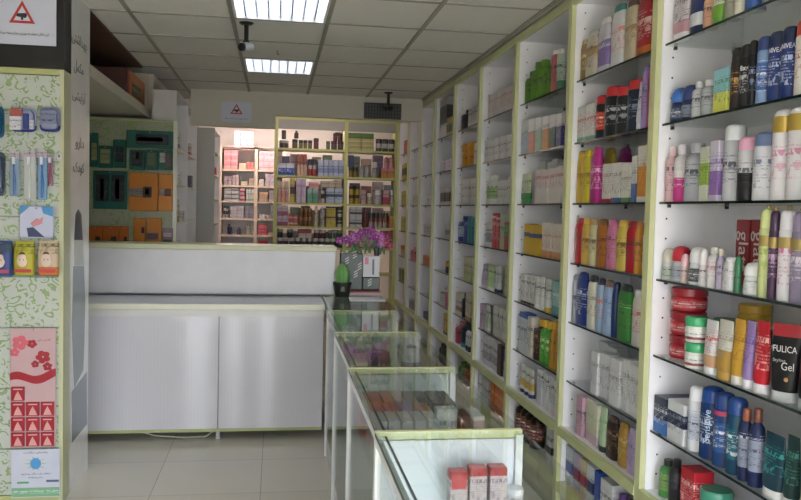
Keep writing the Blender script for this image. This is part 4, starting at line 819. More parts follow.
R(5, 'box', 349, 353, 229, 'red carton', '#a04a50'); R(5, 'jar', 381, 397, 236, 'red tub with pale lid', '#a83a3a', '#b8a8a0', n=3); R(5, 'box', 381, 396, 229, 'flat red carton on red tubs', '#8e2a2c', base=.12, n=2)
FILL = ['#b8a08a', '#8a9aa8', '#a86a5a', '#c4b48a', '#7a6a80', '#9aa88a', '#c8b8b0', '#6a5a4a', '#b89a9a']; FN = ['tan', 'blue grey', 'brick red', 'straw', 'plum grey', 'sage', 'pale pink', 'brown', 'dusty rose']
for r_, y_ in ((2, 156), (3, 182), (4, 207), (5, 230)):
    for k_ in range(6):
        c_ = (k_ * 2 + r_ * 3) % 9; L(r_, 'box', 279 + k_ * 10.9, 288.5 + k_ * 10.9, y_ + (k_ * 5 + r_) % 7 - 2, f'{FN[c_]} carton in back row', FILL[c_], off=.17, d=.1)
    for k_ in range(4):
        c_ = (k_ * 4 + r_ * 2 + 1) % 9; R(r_, 'box', 349.5 + k_ * 11.6, 360 + k_ * 11.6, y_ + (k_ * 3 + r_) % 7 - 2, f'{FN[c_]} carton in back row', FILL[c_], off=.17, d=.1)
WX, NX = (-.74, -.27), (-.27, .1)
def Wd(row, *a, **k): stock("cream rack's wide column", 10.9, PZ, row, *a, lim=WX, **k)
def Nr(row, *a, **k): stock("cream rack's narrow column", 10.9, PZ, row, *a, lim=NX, **k)
P_ = '#d8b4b8'
Wd(1, 'box', 234, 253.5, 127, 'pale pink and white carton', '#dcc6cc/#c89aac', n=3, lv=3, a0=.2, a1=.5)
Wd(2, 'box', 224, 238, 149, 'rose pink carton', '#cf8f94/#dcb8b8', n=2, lv=3, a0=.2, a1=.45); Wd(2, 'box', 239, 246, 163, 'cream flat carton', '#d8ccae'); Wd(2, 'box', 246.5, 254, 162, 'red and pink flat carton', '#cc7a74', n=2)
Nr(2, 'box', 259, 274, 151, 'pink white carton with rows', '#dcc2c6/#cc9ca2', n=3, lv=3, a0=.3, a1=.5); 
Wd(3, 'box', 224, 232, 176, 'lilac grey carton', '#b4a4ac', n=2, lv=2); Wd(3, 'box', 232.5, 239, 175, 'pale pink carton', '#cbb4b4', n=2); Wd(3, 'box', 241, 248, 181, 'cream carton', '#d4c6a8'); Wd(3, 'box', 249, 254, 178, 'beige carton', '#c4b4a0', n=1)
Nr(3, 'box', 259, 264, 179, 'cream white carton', '#d0c6bc'); Nr(3, 'box', 265, 274, 174, 'grey lilac carton', '#b8aab4', n=2, lv=2)
Wd(4, 'box', 224, 239, 187, 'white carton with black square', '#c8c8ca/#2c3040', n=2, lv=3, a0=.35, a1=.6); Wd(4, 'box', 239.5, 245, 187, 'crimson and white carton', '#cfc4c6/#a82a40', lv=3, a1=.5); Wd(4, 'box', 246, 254.5, 189, 'white and green carton', '#c8ccc4/#8aa890', n=3, a1=.2)
Nr(4, 'box', 259, 268, 192, 'tan carton', '#b89a7c', n=2); Nr(4, 'box', 269, 274, 190, 'grey carton', '#a09a9e')
Wd(5, 'bottle', 223, 229, 206, 'black and white bottle', '#c8c4c4/#2a2a2c', '#2a2a2c', n=2, a0=.3, a1=.6); Wd(5, 'box', 230, 244, 206, 'white flat carton', '#c6c2c8', n=2, lv=4); Wd(5, 'box', 245, 254, 206, 'slate grey carton', '#8a8a96', n=2, lv=2)
Nr(5, 'jar', 259, 265, 214, 'white jar', '#d0ccca', '#d8d4d2'); Nr(5, 'jar', 266, 270, 215, 'small white pot', '#d4d0ce', '#dcd8d6'); Nr(5, 'box', 270.5, 274, 205, 'blue grey carton', '#8a8c9c', lv=3)
Wd(6, 'bottle', 227, 232, 224, 'tall navy bottle', '#232c52', '#1c2344'); Wd(6, 'box', 233, 236, 235, 'cream small carton', '#c8bca8'); Wd(6, 'bottle', 237, 241, 227, 'navy bottle', '#252d4a', '#1c2344'); Wd(6, 'bottle', 246, 255, 224, 'white bottle with green cap', '#c4cabc', '#5a7a50', n=3)
Nr(6, 'box', 258, 267, 225, 'pink red carton', '#c04a58/#d8a0a4', n=1, lv=3, a0=.3, a1=.5); Nr(6, 'box', 268, 273, 232, 'pale pink carton', '#cfa8a8')
Nr(7, 'box', 258, 268, 241, 'deep red carton', '#a02430', lv=2); Wd(7, 'box', 224, 250, 245, 'grey carton', '#9a9694', n=4)
# small stock on the white left shelving
def lefts(Y, z, w, h, desc, c, cat='box'):
    t = make('box', w, .1, h, c, None, '#3a3a48', None, False, seed=int(z * 10)); t.location = (-.9 if Y < 8.9 else -.72, Y, z + .0005); t.rotation_euler = (0, 0, math.pi); tag(t, desc, cat)
for a in ((7.3, 2.1, .12, .14, 'white carton at high end of first left shelving', '#cfcfcf/#3a4a8a'), (8.3, 2.1, .12, .12, 'white carton with pink stripe, high on first left shelving', '#cfc8c8/#c06a78'), (7.35, 1.78, .14, .12, 'pale carton on middle board of first left shelving', '#c6c8c4'), (8.4, 1.78, .14, .12, 'dark slate carton on middle board of first left shelving', '#5a5c68'), (7.3, 1.45, .1, .2, 'cream tall carton behind floral panel edge', '#cfc4a4/#b89a4a'), (7.7, 1.45, .1, .1, 'small white carton on first left shelving', '#d0d0ce'), (7.4, 1.12, .16, .16, 'white and navy striped carton low on first left shelving', '#cfd0d4/#2c3658'), (9.3, 1.95, .2, .08, 'pink red carton on second left shelving', '#c05a60'), (9.3, 1.1, .2, .09, 'amber carton low on second left shelving', '#b88a3a')):
    lefts(*a)
# ------------------------------------------------------------------ packs hanging on the rear floral panel
TEAL, ORG = '#195a4e', '#c67a1c'
def hang(name, label, cat, Y, x0, x1, y0, y1, c, wins=(), grp=None, thick=.03, hook=True, cc=None):
    a = onY(x0, (y0 + y1) / 2, Y); e = onY(x1, (y0 + y1) / 2, Y); zt = onY((x0 + x1) / 2, y0, Y).z; zb = onY((x0 + x1) / 2, y1, Y).z
    w = e.x - a.x; h = zt - zb; t = empty(name, ((a.x + e.x) / 2, Y, zb)); tag(t, label, cat, grp)
    cm_ = pm(c, cc or '#d8d0a0', int(x0), t0=.93)
    if Y > 6 or thick < .02: boxo('backing_card', t, -w / 2, w / 2, -thick, 0, 0, h, cm_, .004)
    else:
        m = MB(); pts = [(math.copysign(abs(math.cos(a)) ** .42, math.cos(a)) * w / 2, h / 2 + math.copysign(abs(math.sin(a)) ** .42, math.sin(a)) * h / 2) for a in [2 * math.pi * (k + .5) / 28 for k in range(28)]]
        m.prism(pts, .008, cm_, 'XZ', -.008); m.build('backing_card', t)
        m = MB(); m.loft([(-thick * .45, h * .42, w * .44, 4), (thick * .25, h * .4, w * .42, 3.6), (thick * .45, h * .33, w * .36, 3)], cm_, 24); o = m.build('blister', t); o.location = (0, -.008 - thick * .42, h * .5); o.rotation_euler = (math.pi / 2, math.pi / 2, 0)
    for q in wins:
        u0, u1, v0, v1, col = q[:5]; nm = q[5] if len(q) > 5 else 'window_insert'
        boxo(nm, t, -w / 2 + u0 * w, -w / 2 + u1 * w, -thick - .012, -thick + .001, v0 * h, v1 * h, pm(col, '#4a4a4a', int(x0) + 1, t0=.2), .004)
    if hook: m = MB(); m.tube([(0, (.0095 if Y > 6 else .0235), h - .012), (0, -thick - .02, h - .012)], .004, METAL, 6); m.build('hanger_hook', t)
    return t
Yp = 7.04; DK, CRM = '#22282c', '#8f8f60'
hang('blister_pack', 'teal blister pack half hidden beside the cabinet side, upper row', 'pack', Yp, 85, 98.5, 133, 167, TEAL, ((.55, .95, .2, .7, CRM),))
hang('blister_pack', 'teal blister pack with cream window, upper row', 'pack', Yp, 99, 113, 146, 168, TEAL, ((.15, .85, .2, .85, CRM),))
hang('blister_pack', 'teal blister pack with dark window, upper row', 'pack', Yp, 113.8, 126.5, 140, 168, TEAL, ((.15, .85, .2, .75, DK), (.4, .6, .5, .75, '#7a5a70')))
hang('blister_pack', 'wide teal pack with dark window and pink appliance', 'pack', Yp, 127, 173.5, 131, 148.5, TEAL, ((.2, .9, .2, .8, DK), (.22, .8, .36, .66, '#c08a80', 'appliance')))
hang('blister_pack', 'teal pack with dark window under the wide pack', 'pack', Yp, 130, 145.5, 150, 170, TEAL, ((.15, .85, .2, .9, DK), (.4, .65, .5, .85, '#8a5a60')))
hang('blister_pack', 'teal pack with green window under the wide pack', 'pack', Yp, 146.2, 158, 150, 170, TEAL, ((.15, .85, .2, .85, '#5a6a48'),))
hang('blister_pack', 'teal pack with white label under the wide pack', 'pack', Yp, 158.6, 173, 150, 170, TEAL, ((.12, .5, .35, .85, '#b0b4b0'), (.55, .9, .15, .8, '#6a4a44')))
hang('blister_pack', 'large teal pack with two dark windows, lower row', 'pack', Yp, 94, 127.5, 171, 209, TEAL, ((.08, .46, .2, .9, DK), (.54, .94, .2, .9, DK), (.2, .34, .25, .8, '#8a8a78', 'brush'), (.64, .8, .25, .8, '#77806a', 'brush')))
hang('packet', 'large orange packet with grey label, right of teal packs', 'packet', Yp, 129.5, 158, 173, 211, ORG, ((0, .5, .38, .6, '#8a8078'), (.5, .8, .36, .64, '#3a2a1e'), (.54, .74, .42, .6, '#b8864a')))
hang('packet', 'narrow orange packet next to the panel edge strip', 'packet', Yp, 158.8, 173, 174, 211, ORG, ((.1, .4, .42, .58, '#8a8078'), (.45, .9, .4, .6, '#4a3220')))
hang('packet', 'tall orange packet with dark sprig emblem, bottom row', 'packet', Yp, 134, 145.5, 218, 248, ORG, ((.7, .95, .5, .7, '#2a1e18'),))
hang('packet', 'tall orange packet with pale band, bottom row', 'packet', Yp, 147, 162, 218, 248, ORG, ((.05, .8, .3, .5, '#5a4a5a'),))
for k, (a, c_, ln) in enumerate(((89, 103, 'first'), (103.7, 119.5, 'second'), (120.2, 129, 'third'))):
    hang('packet', f'{ln} of three low orange packets just above the counter', 'packet', Yp, a, c_, 226, 249, '#b8661e', ((.5, .85, .35, .55, '#2a1e18'),))
hang('packet', 'grey and pink small packet beside the panel edge strip', 'packet', Yp, 163, 173, 228, 247, '#8a7a78', ((.1, .9, .55, .75, '#c8b0b8'), (.1, .9, .2, .4, '#3a3a44')))
# carton on the high shelf
t = empty('storage_carton', (-1.22, 6.75, 2.4205)); tag(t, 'orange and dark brown carton standing on the high left shelf', 'box')
boxo('body', t, -.16, .09, -.38, .42, 0, .21, plain('#43201a', .5), .004); boxo('side_print', t, .09, .0925, -.3, .418, .002, .208, plain('#c07024', .5)); boxo('picture', t, .0925, .095, -.18, .22, .03, .13, printed('#3a3a28', '#c8b070')); boxo('red_band', t, .09, .0925, -.378, -.3, .002, .208, plain('#9a2f22', .5))
# ------------------------------------------------------------------ goods hanging on the entrance cabinet
Yd = DY - .024
hang('blister_pack', 'teal pack cut by the photo edge on the entrance cabinet', 'pack', Yd, -12, 4.5, 106, 138, '#1f5a7a', ((.2, .8, .2, .7, '#2a6a8a'),))
hang('blister_pack', 'blue pack with red picture and white label on entrance cabinet', 'pack', Yd, 10, 37, 108, 132, '#8f9ab8/#22347e', ((.06, .5, .05, .62, '#d8d8e0'), (.1, .55, .62, .95, '#b05a50'), (.55, .78, .1, .75, '#34428a'), (.8, .97, .1, .5, '#c8c8d8')), cc='#c8cce0')
hang('blister_pack', 'grey and navy razor blister with two oval holes', 'pack', Yd, 40, 61, 107, 132, '#8a90ac/#232c78', ((.1, .9, .3, .85, '#7f86a6'), (.16, .4, .38, .5, '#2a3070'), (.5, .74, .38, .5, '#2a3070')), cc='#b8bcd8')
hang('toothbrush_pack', 'dark toothbrush pack cut by photo edge', 'pack', Yd, -8, 5.5, 152, 196, '#4a5468', ((.3, .7, .1, .4, '#1f3f6a'),))
def brush(x0, x1, y0, y1, col, handle, label):
    t = hang('toothbrush_pack', label, 'pack', Yd, x0, x1, y0, y1, col, (), thick=.008)
    a = onY(x0, 170, Yd).x; e = onY(x1, 170, Yd).x; w = e - a; h = onY(x0, y0, Yd).z - onY(x0, y1, Yd).z
    m = MB(); m.tube([(0, -.016, .04 * h), (w * .05, -.018, .35 * h), (0, -.016, .6 * h), (0, -.018, .85 * h)], [.006, .007, .0045, .004], plain(handle, .25), 8); m.build('handle', t)
    m = MB(); m.box(-.007, .007, -.03, -.016, .72 * h, .88 * h, plain('#d8dce4', .6), .002); m.build('bristles', t)
    boxo('header_card', t, -w / 2, w / 2, -.012, -.007, .86 * h, h, pm('#c8b8c4', '#3a3a6a', int(x0), t0=.1, t1=.9))
brush(10, 20, 152, 196, '#8fa4b8', '#1f5a9a', 'toothbrush pack with dark blue handle on entrance cabinet')
brush(24, 36.5, 151, 200, '#b8bcbc', '#c8ccc8', 'clear toothbrush pack with pink header on entrance cabinet')
brush(38, 47.5, 151, 200, '#7fa0c0', '#2a6ab0', 'bright blue toothbrush pack beside the red handled one')
brush(48, 53.5, 154, 186, '#9a8494', '#8a2a48', 'narrow toothbrush pack with red handle')
hang('price_card', 'tiny white price card with black dot on the cabinet', 'price card', Yd, 57, 62, 153, 160, '#d0d0d4', ((.35, .65, .35, .65, '#2a2a2e', 'dot'),), thick=.004)
t = hang('folder_pack', 'white and blue card with pink hand picture on entrance cabinet', 'pack', Yd, 20, 54, 206, 238, '#c4c8e0', (), thick=.01)
w = onY(54, 220, Yd).x - onY(20, 220, Yd).x; h = onY(37, 206, Yd).z - onY(37, 238, Yd).z
for nm, pts, col in (('sky_print', [(-.5, 1), (-.2, 1), (-.5, .72)], '#3f7fb8'), ('sky_print', [(.15, 1), (.5, 1), (.5, .68), (.2, .78)], '#3f86bc'), ('hand_print', [(-.18, .45), (.0, .62), (.1, .58), (.2, .68), (.18, .45), (.02, .38), (-.1, .34)], '#b87a84'), ('wave_print', [(-.3, .3), (-.1, .33), (.25, .02), (-.25, .02)], '#2f3c5c')):
    m = MB(); m.prism([(x * w * .96, z * h * .97 + .003) for x, z in pts], .0012, plain(col, .4), 'XZ', -.0115); m.build(nm, t)
def nappies(x0, x1, y0, y1, c, band, label):
    a = onY(x0, 257, Yd).x; e = onY(x1, 257, Yd).x; w = e - a; zb = onY(30, y1, Yd).z; h = onY(30, y0, Yd).z - zb; t = empty('nappy_packet', ((a + e) / 2, Yd - .034, zb)); tag(t, label, 'packet', 'baby packets hanging in a row')
    m = MB(); m.loft([(0, .008, w * .44, 4), (.03 * h, .018, w * .48, 3), (.5 * h, .03, w * .5, 3), (.9 * h, .02, w * .48, 3), (h, .003, w * .46, 4)], pm(c, '#4a5a3a', int(x0), t0=.7, t1=.95), 24); o = m.build('bag', t); o.rotation_euler = (0, 0, math.pi / 2); 
    m = MB(); m.prism([(-w * .4, h * .1), (w * .4, h * .1), (w * .4, h * .2), (-w * .4, h * .2)], .002, plain(band, .4), 'XZ', -.031); m.build('red_band', t)
    m = MB(); m.ball((-w * .05, -.026, h * .45), w * .26, .006, h * .2, plain('#d6c0b0', .5), 14); m.build('baby_face', t)
    m = MB(); m.ball((-w * .05, -.023, h * .6), w * .2, .006, h * .1, plain('#4a3a32', .6), 12)
    m.build('hair', t)
    m = MB()
    for s in (-.14, .04): m.ball((s * w, -.032, h * .47), w * .025, .002, h * .02, INK, 8)
    m.build('eyes', t); m = MB(); m.tube([(0, .0575, h - .01), (0, -.02, h - .01)], .003, METAL, 6); m.build('hanger_hook', t)
nappies(-6, 15, 241, 276, '#3a4a84', '#a84a68', 'blue baby packet at the photo edge')
nappies(16.5, 37, 241, 275, '#b5ad36', '#b03a3a', 'yellow baby packet with smiling face')
nappies(40, 61, 240, 275, '#c9b49a/#c47a34', '#b83a40', 'cream and orange baby packet with dark haired face')
# card of red sachets
x0, x1, zt, zb = onY(10.5, 390, Yd).x, onY(56, 390, Yd).x, onY(33, 328, Yd).z, onY(33, 447, Yd).z; w, h = x1 - x0, zt - zb
t = empty('sachet_card', ((x0 + x1) / 2, Yd, zb)); tag(t, 'pink display card with ten red sachets and a red ribbon print', 'display card')
boxo('card', t, -w / 2, w / 2, -.006, 0, 0, h, plain('#b89a9e', .45)); PR = plain('#98182a', .3); PL = plain('#c25a68', .4); m = MB()
xs_ = [k / 12 - .5 for k in range(13)]; top = [(x, .625 + .025 * math.sin(x * 7 + 4.2) + .03 * x) for x in xs_]; bo = [(x, .56 + .03 * math.sin(x * 6 + 4) + .04 * x) for x in xs_[::-1]]
m.prism([(x * w, z * h) for x, z in top + bo], .0015, PR, 'XZ', -.0075); m.build('ribbon_print', t)
for cx, cz, r in ((-.28, .88, .2), (-.02, .87, .12), (.22, .76, .18), (.32, .68, .12), (-.4, .8, .12), (.05, .7, .1)):
    m = MB()
    for k in range(5):
        a = k * 1.257 + cx * 9; m.ball((cx * w + math.cos(a) * r * w * .5, -.007, cz * h + math.sin(a) * r * w * .5), r * w * .46, .0012, r * w * .36, PR if cx > -.2 else PL, 10)
    m.build('flower_print', t)
letter(t, persian('کرم'), .02, PR, (w * .25, -.0075, h * .9), '-Y', width=w * .3, height=.014)
hk = MB(); hk.tube([(0, 0, h - .008), (0, -.02, h - .008)], .004, METAL, 6); hk.build('hanger_hook', t)
for r, cols in ((0, (0, 1, 2)), (1, (0, 1, 2)), (2, (0, 1, 2)), (3, (0,))):
    for c_ in cols:
        sx = -w * .5 + w * (.03 + .325 * c_); s = MB(); s.box(sx, sx + w * .295, -.016, -.006, h * (.012 + .128 * r), h * (.128 + .128 * r), plain('#98182c', .3), .002); so = s.build('sachet', t)
        q = MB(); cx = sx + w * .15; cz = h * (.02 + .128 * r); q.prism([(cx - w * .09, cz), (cx + w * .1, cz), (cx + w * .06, cz + h * .035), (cx, cz + h * .075), (cx - w * .05, cz + h * .04)], .0012, plain('#cf9a98', .4), 'XZ', -.0172); q.prism([(cx - w * .1, cz + h * .085), (cx + w * .1, cz + h * .085), (cx + w * .1, cz + h * .095), (cx - w * .1, cz + h * .095)], .0012, plain('#cf9a98', .4), 'XZ', -.0172); q.build('sachet_print', so)
# leaflet below
x0, x1, zt, zb = onY(11.5, 470, Yd).x, onY(60, 470, Yd).x, onY(33, 449, Yd).z, onY(33, 497, Yd).z; w, h = x1 - x0, zt - zb
t = empty('leaflet', ((x0 + x1) / 2, Yd, zb)); tag(t, 'white leaflet with blue sunburst emblem below the red sachet card', 'leaflet'); boxo('sheet', t, -w / 2, w / 2, -.004, 0, 0, h, plain('#bcc0d0', .45))
m = MB(); BL = plain('#4a8fc8', .4); m.ball((0, -.004, h * .7), .028, .0015, .03, BL, 14); m.build('emblem', t); m = MB()
for k in range(10):
    a = k * .628; m.prism([(math.cos(a - .12) * .03, h * .7 + math.sin(a - .12) * .03), (math.cos(a) * .058, h * .7 + math.sin(a) * .04), (math.cos(a + .12) * .03, h * .7 + math.sin(a + .12) * .03)], .001, plain('#9ab878', .4), 'XZ', -.005)
m.build('sunburst', t)
letter(t, persian('راهنمای سلامت'), .02, INK, (0, -.005, h * .93), '-Y', width=w * .5, height=.012); letter(t, persian('لطفا یک برگ بردارید'), .02, INK, (0, -.005, h * .49), '-Y', width=w * .6, height=.013); letter(t, persian('داروخانه'), .02, INK, (0, -.005, h * .41), '-Y', width=w * .3, height=.011)
boxo('green_footer', t, -w / 2 + .002, w / 2 - .002, -.0052, -.004, .004, h * .2, printed('#7fae8c', '#c8d8d0')); boxo('tab_print', t, -w * .38, -w * .14, -.0052, -.004, h * .29, h * .33, plain('#5a9a6a')); boxo('tab_print', t, w * .22, w * .48, -.0052, -.004, h * .31, h * .355, plain('#4a5a74'))
# ------------------------------------------------------------------ inside the glass cases
def incase(kind, x, y, z, w, d, h, c, cap, label, cat, rz=0., grp=None, **o):
    t = make(kind, w, d, h, c, cap, o.pop('ink', '#4a4450'), None, True, seed=int(x * 100), **o); t.location = (x, y, z + .0006); t.rotation_euler = (0, 0, rz); tag(t, label, cat, grp); return t
HZ = .735; q2 = math.pi / 2
for k, (x, ln) in enumerate(((.532, 'first'), (.592, 'second'), (.652, 'third'))):
    t = incase('box', x, 2.235 - .01 * (k == 0), HZ, .052, .045, .125 - .006 * (k == 0), '#d6c8cc/#b03038', '#c0464a', f'{ln} of three white cartons with red tops in the nearest glass case', 'box', q2, a0=.82, a1=1.1, ink='#6a5a6a')
    if k == 0: boxo('red_panel', t, -.0235, -.0226, -.022, .022, .07, .11, plain('#b83a3e', .4))
incase('jar', .715, 2.262, HZ, .055, .055, .05, '#d8dade', '#e2e4e6', 'small white lidded tub in the nearest glass case', 'jar')
for k in range(3): incase('box', .705, 2.2 - k * .055, HZ, .042, .1, .022, '#d4d4d6/#a8acb4', None, f'{ORD[k]} small white flat carton behind red topped cartons', 'box', q2 + .3, a0=.3, a1=.6)
for k in range(2): incase('box', .63 - k*.0, 2.14 - k * .065, HZ, .1, .055, .03, '#cfb0ac', None, f'{("upper","lower")[k]} pale pink flat carton in the nearest glass case', 'box', q2 + .1)
# second case: rows of flat cartons
col = ['#c8584e', '#c0504a', '#cf7a62', '#b8a09a', '#8a8580', '#5a5a58', '#4a4c4a', '#3f4644']
for k in range(8):
    x = .352 + .047 * k; incase('box', x, 3.1, HZ, .04, .22, .125, col[k], None, f'{ORD[k]} carton from the left in back row, second glass case', 'box', q2, 'back row cartons in second case', t0=.2, t1=.9, ink='#d8c8c0')
    
for k, (c_, ds) in enumerate((('#c85048', 'red'), ('#c4585a', 'red and white'), ('#9a80b0', 'lilac'), ('#cf8a5a', 'orange'))):
    incase('box', .375 + .058 * k, 2.9, HZ, .052, .12, .138, c_ + '/#d8c8c8', None, f'{ds} carton in middle row of second glass case', 'box', q2, a0=.3, a1=.55, ink='#f0e4e0')
for k in range(5): incase('box', .365 + .045 * k, 2.72, HZ, .04, .14, .15, '#c9c8cb', None, f'{ORD[k]} pale grey carton in front row, second glass case', 'box', q2)
incase('box', .61, 2.76, HZ, .075, .05, .168, '#d6dcdc', None, 'white carton standing right of pale grey row, second case', 'box', q2, t0=.55, t1=.75)
incase('box', .672, 2.76, HZ, .03, .1, .15, '#6a3a3a', None, 'thin maroon carton in second glass case', 'box', q2)
incase('box', .712, 2.74, HZ, .04, .12, .155, '#d0cfd0/#a07a70', None, 'white and brown carton at aisle side of second glass case', 'box', q2 + .0, a0=.5, a1=.9)
# third case: round wrapped packs
def roundpack(x, y, r, h, c, band, label):
    h *= 1.7
    t = empty('round_pack', (x, y, HZ + .001)); tag(t, label, 'round pack'); m = MB(); m.loft([(0, r * .8, r * .8), (.1 * h, r, r), (.7 * h, r, r), (h, r * .75, r * .75)], plain(c, .3), 22); m.build('body', t)
    m = MB(); m.loft([(.3 * h, r * 1.02, r * 1.02), (.6 * h, r * 1.02, r * 1.02)], plain(band, .35), 22, top=False, bot=False); m.build('band', t); m = MB(); m.loft([(h * 1.0, r * .5, r * .5), (h * 1.06, r * .46, r * .46)], plain(band, .4), 16); m.build('lid', t)
roundpack(.42, 3.95, .065, .09, '#b8ac9c', '#8a7a6a', 'beige round pack in the third glass case'); roundpack(.545, 4.05, .055, .08, '#3f4440', '#6a7068', 'dark green round pack in the third glass case'); roundpack(.43, 3.72, .075, .05, '#ccc8b8', '#d8d4cc', 'low cream round pack in the third glass case')
roundpack(.59, 3.76, .075, .055, '#b8c4b4', '#7a8a78', 'pale green round pack in the third glass case'); roundpack(.69, 3.98, .05, .1, '#c4cacc', '#3a4470', 'white round pack with navy band in third glass case'); roundpack(.7, 3.68, .045, .05, '#7a8a70', '#4f6a4a', 'small green round pack in the third glass case')
roundpack(.45, 4.75, .06, .1, '#d4d8d6', '#b8c4c0', 'white round tub in the fourth glass case'); roundpack(.6, 4.85, .06, .07, '#8a9a8c', '#6a7a6a', 'grey green tub in the fourth glass case')
# ------------------------------------------------------------------ plant, gift planter and papers on the last case
TOP = .945
t = empty('potted_cactus', (.50, 5.965, TOP)); tag(t, 'green ribbed cactus in a dark pot on the last glass case', 'potted plant')
m = MB(); m.loft([(0, .05, .05), (.008, .054, .054), (.085, .066, .066), (.095, .07, .07), (.11, .07, .07), (.11, .06, .06), (.098, .058, .058)], plain('#2b2f2a', .35, vary=.15), 26, top=True); m.build('pot', t)
for k in range(3):
    m = MB(); m.prism([(-.02 + k * .012, .045), (-.012 + k * .012, .045), (-.002 + k * .006, .08), (-.008 + k * .006, .08)], .002, plain('#8a8a6a', .5), 'XZ', -.0665); m.build('pot_stripe', t)
m = MB(); bm = m.bm; gi = m.mi(plain('#6fa45c', .45, vary=.15, scale=30)); rings = []
for j in range(13):
    f = j / 12; z = .1 + .15 * f; r = .056 * max(.02, math.sin(math.pi * (.2 + .79 * f))) ** .55; rg = []
    for k in range(56): a = 2 * math.pi * k / 56; rr = r * (1 + .07 * math.cos(7 * a)); rg.append(bm.verts.new((rr * math.cos(a), rr * math.sin(a), z)))
    rings.append(rg)
for r0, r1 in zip(rings, rings[1:]):
    for k in range(56): f_ = bm.faces.new((r0[k], r0[(k + 1) % 56], r1[(k + 1) % 56], r1[k])); f_.smooth = True
bm.faces.new(rings[0][::-1]); bm.faces.new(rings[-1]); m.build('cactus_body', t)
b = MB(); b.box(-.13, .13, -.1, .1, 0, .004, plain('#f0f0f2', .7)); o = b.build('paper_sheet'); o.location = (.668, 5.785, TOP + .0005); o.rotation_euler = (0, 0, math.radians(-3)); tag(o, 'white paper sheet at the near edge of last glass case', 'paper')
t = empty('flat_carton', (.668, 6.16, TOP + .0006)); tag(t, 'flat red and white carton beneath the gift planter', 'box'); boxo('body', t, -.135, .135, -.11, .11, 0, .022, plain('#b9a8a8', .5), .002); boxo('red_lid', t, -.134, .134, -.109, .109, .0222, .03, plain('#a8484e', .5))
t = empty('gift_planter', (.668, 6.2, TOP + .0315)); tag(t, 'purple orchids in a dark green wrapper with white diagonal stripes', 'flower arrangement')
WR = plain('#38453f', .4); m = MB(); m.box(-.17, .005, -.04, .04, 0, .285, WR, .006); m.build('wrapper', t); m = MB(); m.box(.006, .14, -.038, .04, 0, .1, WR, .006); m.build('wrapper_base', t)
for (cx, cz) in ((-.12, .2), (-.06, .25), (-.05, .1), (-.02, .16), (-.13, .08), (.06, .035)):
    for k in range(3):
        z = cz + k * .02; m = MB(); m.prism([(cx - .014, z - .008), (cx + .016, z + .01), (cx + .016, z + .018), (cx - .014, z)], .0012, plain('#c4c8c4', .4), 'XZ', -.0412); m.build('stripe', t)
m = MB(); m.box(.008, .138, -.03, -.01, .101, .265, plain('#d3d3d8', .4), .002); m.build('white_card', t); boxo('card_print', t, .02, .05, -.0315, -.03, .2, .255, plain('#c87a90', .5)); boxo('card_print', t, .08, .095, -.0315, -.03, .12, .24, plain('#6a6a72', .5))
m = MB(); m.loft([(.266, .02, .02), (.33, .026, .026)], plain('#23262c', .3), 16, .115, -.01); m.build('dark_vase', t)
rnd = random.Random(3); pet = [plain('#a8509e', .5, vary=.12), plain('#c278b4', .5, vary=.12), plain('#8a3c8a', .5, vary=.12), plain('#b04a6a', .5, vary=.12)]
m = MB()
for k in range(7):
    a = rnd.uniform(-.12, .12); m.tube([(a * .6, 0, .28), (a, rnd.uniform(-.03, .03), .36), (a * 1.5, rnd.uniform(-.05, .03), .42 + rnd.uniform(-.05, .05))], .004, plain('#5a7a48', .5), 6)
m.build('stems', t)
for k in range(30):
    m = MB(); cx = rnd.uniform(-.18, .22); cz = .34 + rnd.uniform(0, .1) * (1.15 - abs(cx - .05) * 3) + (.02 if cx < .1 else 0); cy = rnd.uniform(-.07, .02); mt = pet[3] if cx > .17 else rnd.choice(pet[:3]); tl = Matrix.Rotation(rnd.uniform(-.5, .5), 3, 'X') @ Matrix.Rotation(rnd.uniform(-.5, .5), 3, 'Z')
    for j in range(5):
        a = j * 1.257 + k; v = tl @ Vector((math.cos(a) * .018, 0, math.sin(a) * .018)); m.ball((cx + v.x, cy + v.y, cz + v.z), .016, .005, .012, mt, 8, tl @ Matrix.Rotation(-a, 3, 'Y'))
    m.ball((cx, cy - .006, cz), .005, .005, .005, plain('#e0c8d8', .5), 6); m.build('blossom', t)
m = MB()
for k in range(8):
    a = rnd.uniform(-.1, .2); R_ = Matrix.Rotation(rnd.uniform(-.8, .8), 3, 'Y'); m.ball((a, rnd.uniform(-.04, .03), .32), .012, .004, .045, plain('#4f6f44', .5), 8, R_)
m.build('leaves', t)
# ------------------------------------------------------------------ labels for all the stock
rows = {}
for it in ITEMS: rows.setdefault(it[1], []).append(it)
for key, its in rows.items():
    if key[0] == 'bay':
        _, bay, sh, back, base = key; its.sort(key=lambda q: q[2])
        for i, q in enumerate(its):
            loc = f'{ORD[i]} from left' if len(its) > 1 and i < 20 else ''
            tail = f'{BAYN[bay-1]} bay {SHN[sh-1]}'
            d_ = q[3].replace(', inner one', '').replace(', outer one', '').replace(', inner one of two', '').replace(', outer one of two', '') if False else q[3]
            lab = f'{d_}, {loc}, {tail}' if loc else f'{d_}, {tail}'
            if back and 'behind' not in d_ and 'glatt' not in d_: lab = lab.replace(', ' + tail, ' at back, ' + tail)
            tag(q[0], lab, q[4], q[5])
    else:
        _, unit, row, off, _b = key; xs = []
        its.sort(key=lambda q: (q[2]))
        lows = [q for q in its if q[6] == 0]
        for q in its:
            same = sorted([r for r in its if r[6] == q[6]], key=lambda r: r[2]); i = [r[0] for r in same].index(q[0]); stacked = q[6] > 0
            lv = ('', 'upper ', 'third layer ', 'fourth layer ')[q[6]]
            tag(q[0], f'{q[3]}, {lv}{ORD[i]} from left, {ORD[row-1]} shelf, {unit}', q[4], q[5])
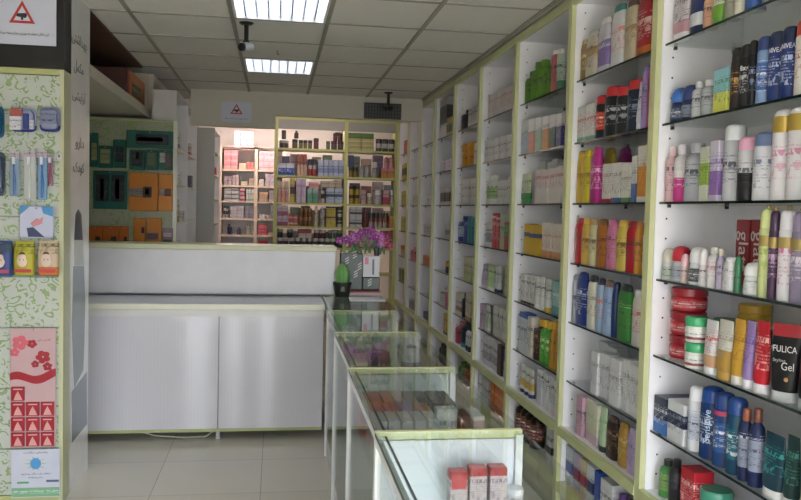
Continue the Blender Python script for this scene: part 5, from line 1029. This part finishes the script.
for o in COL.objects:
    if 'label' in o.keys():
        n = len(o['label'].replace(',', ' ').split())
        if n > 16: print('LONG', n, o['label'])
# ------------------------------------------------------------------ light, sky, camera
w = bpy.data.worlds.new('sky'); SC.world = w; w.use_nodes = True; nt = w.node_tree; bg = nt.nodes['Background']
tc = nd(nt, 'ShaderNodeTexCoord'); sp = nd(nt, 'ShaderNodeSeparateXYZ'); nt.links.new(tc.outputs['Generated'], sp.inputs[0])
cr = nd(nt, 'ShaderNodeValToRGB'); nt.links.new(math_n(nt, 'MULTIPLY_ADD', sp.outputs[2], .5, .5), cr.inputs[0])
cr.color_ramp.elements[0].color = (.25, .25, .26, 1); cr.color_ramp.elements[1].color = (.8, .88, 1.0, 1)
for p_, c_ in ((.48, (.3, .31, .33, 1)), (.53, (.92, .95, 1, 1))): e = cr.color_ramp.elements.new(p_); e.color = c_
nt.links.new(cr.outputs[0], bg.inputs[0]); bg.inputs[1].default_value = SKY
sn = bpy.data.lights.new('sun', 'SUN'); sn.energy = SUN; sn.angle = .01; sn.color = (1, .95, .88); so = bpy.data.objects.new('sun', sn); COL.objects.link(so); so.rotation_euler = (math.radians(24), 0, math.radians(20))
pl = bpy.data.lights.new('daylight_portal', 'AREA'); pl.shape = 'RECTANGLE'; pl.size = 3.0; pl.size_y = LINT; pl.cycles.is_portal = True
po = bpy.data.objects.new('daylight_portal', pl); COL.objects.link(po); po.location = (.18, -1.36, LINT / 2); po.rotation_euler = (math.radians(90), 0, 0)
cam = bpy.data.cameras.new('camera'); cam.sensor_width = 36.0; cam.lens = 800.0 / 801.0 * 36.0; cam.clip_start = .05; cam.clip_end = 100
co = bpy.data.objects.new('camera', cam); COL.objects.link(co)
R3 = Matrix((AX[0], AX[1], AX[2]))       # rows: world axes in (right, up, forward)
right = R3.col[0]; up = R3.col[1]; fwd = R3.col[2]
M4 = Matrix(((right.x, up.x, -fwd.x, 0), (right.y, up.y, -fwd.y, 0), (right.z, up.z, -fwd.z, HC), (0, 0, 0, 1))); co.matrix_world = M4
SC.camera = co
vs = SC.view_settings; vs.view_transform = 'Standard'; vs.look = 'None'; vs.gamma = 1.0; vs.use_curve_mapping = False; vs.exposure = EXPO
SC.cycles.max_bounces = 10; SC.cycles.diffuse_bounces = 6; SC.cycles.glossy_bounces = 4; SC.cycles.transparent_max_bounces = 16; SC.cycles.use_denoising = True
SC.cycles.caustics_reflective = False; SC.cycles.caustics_refractive = False; SC.cycles.sample_clamp_indirect = 6.0
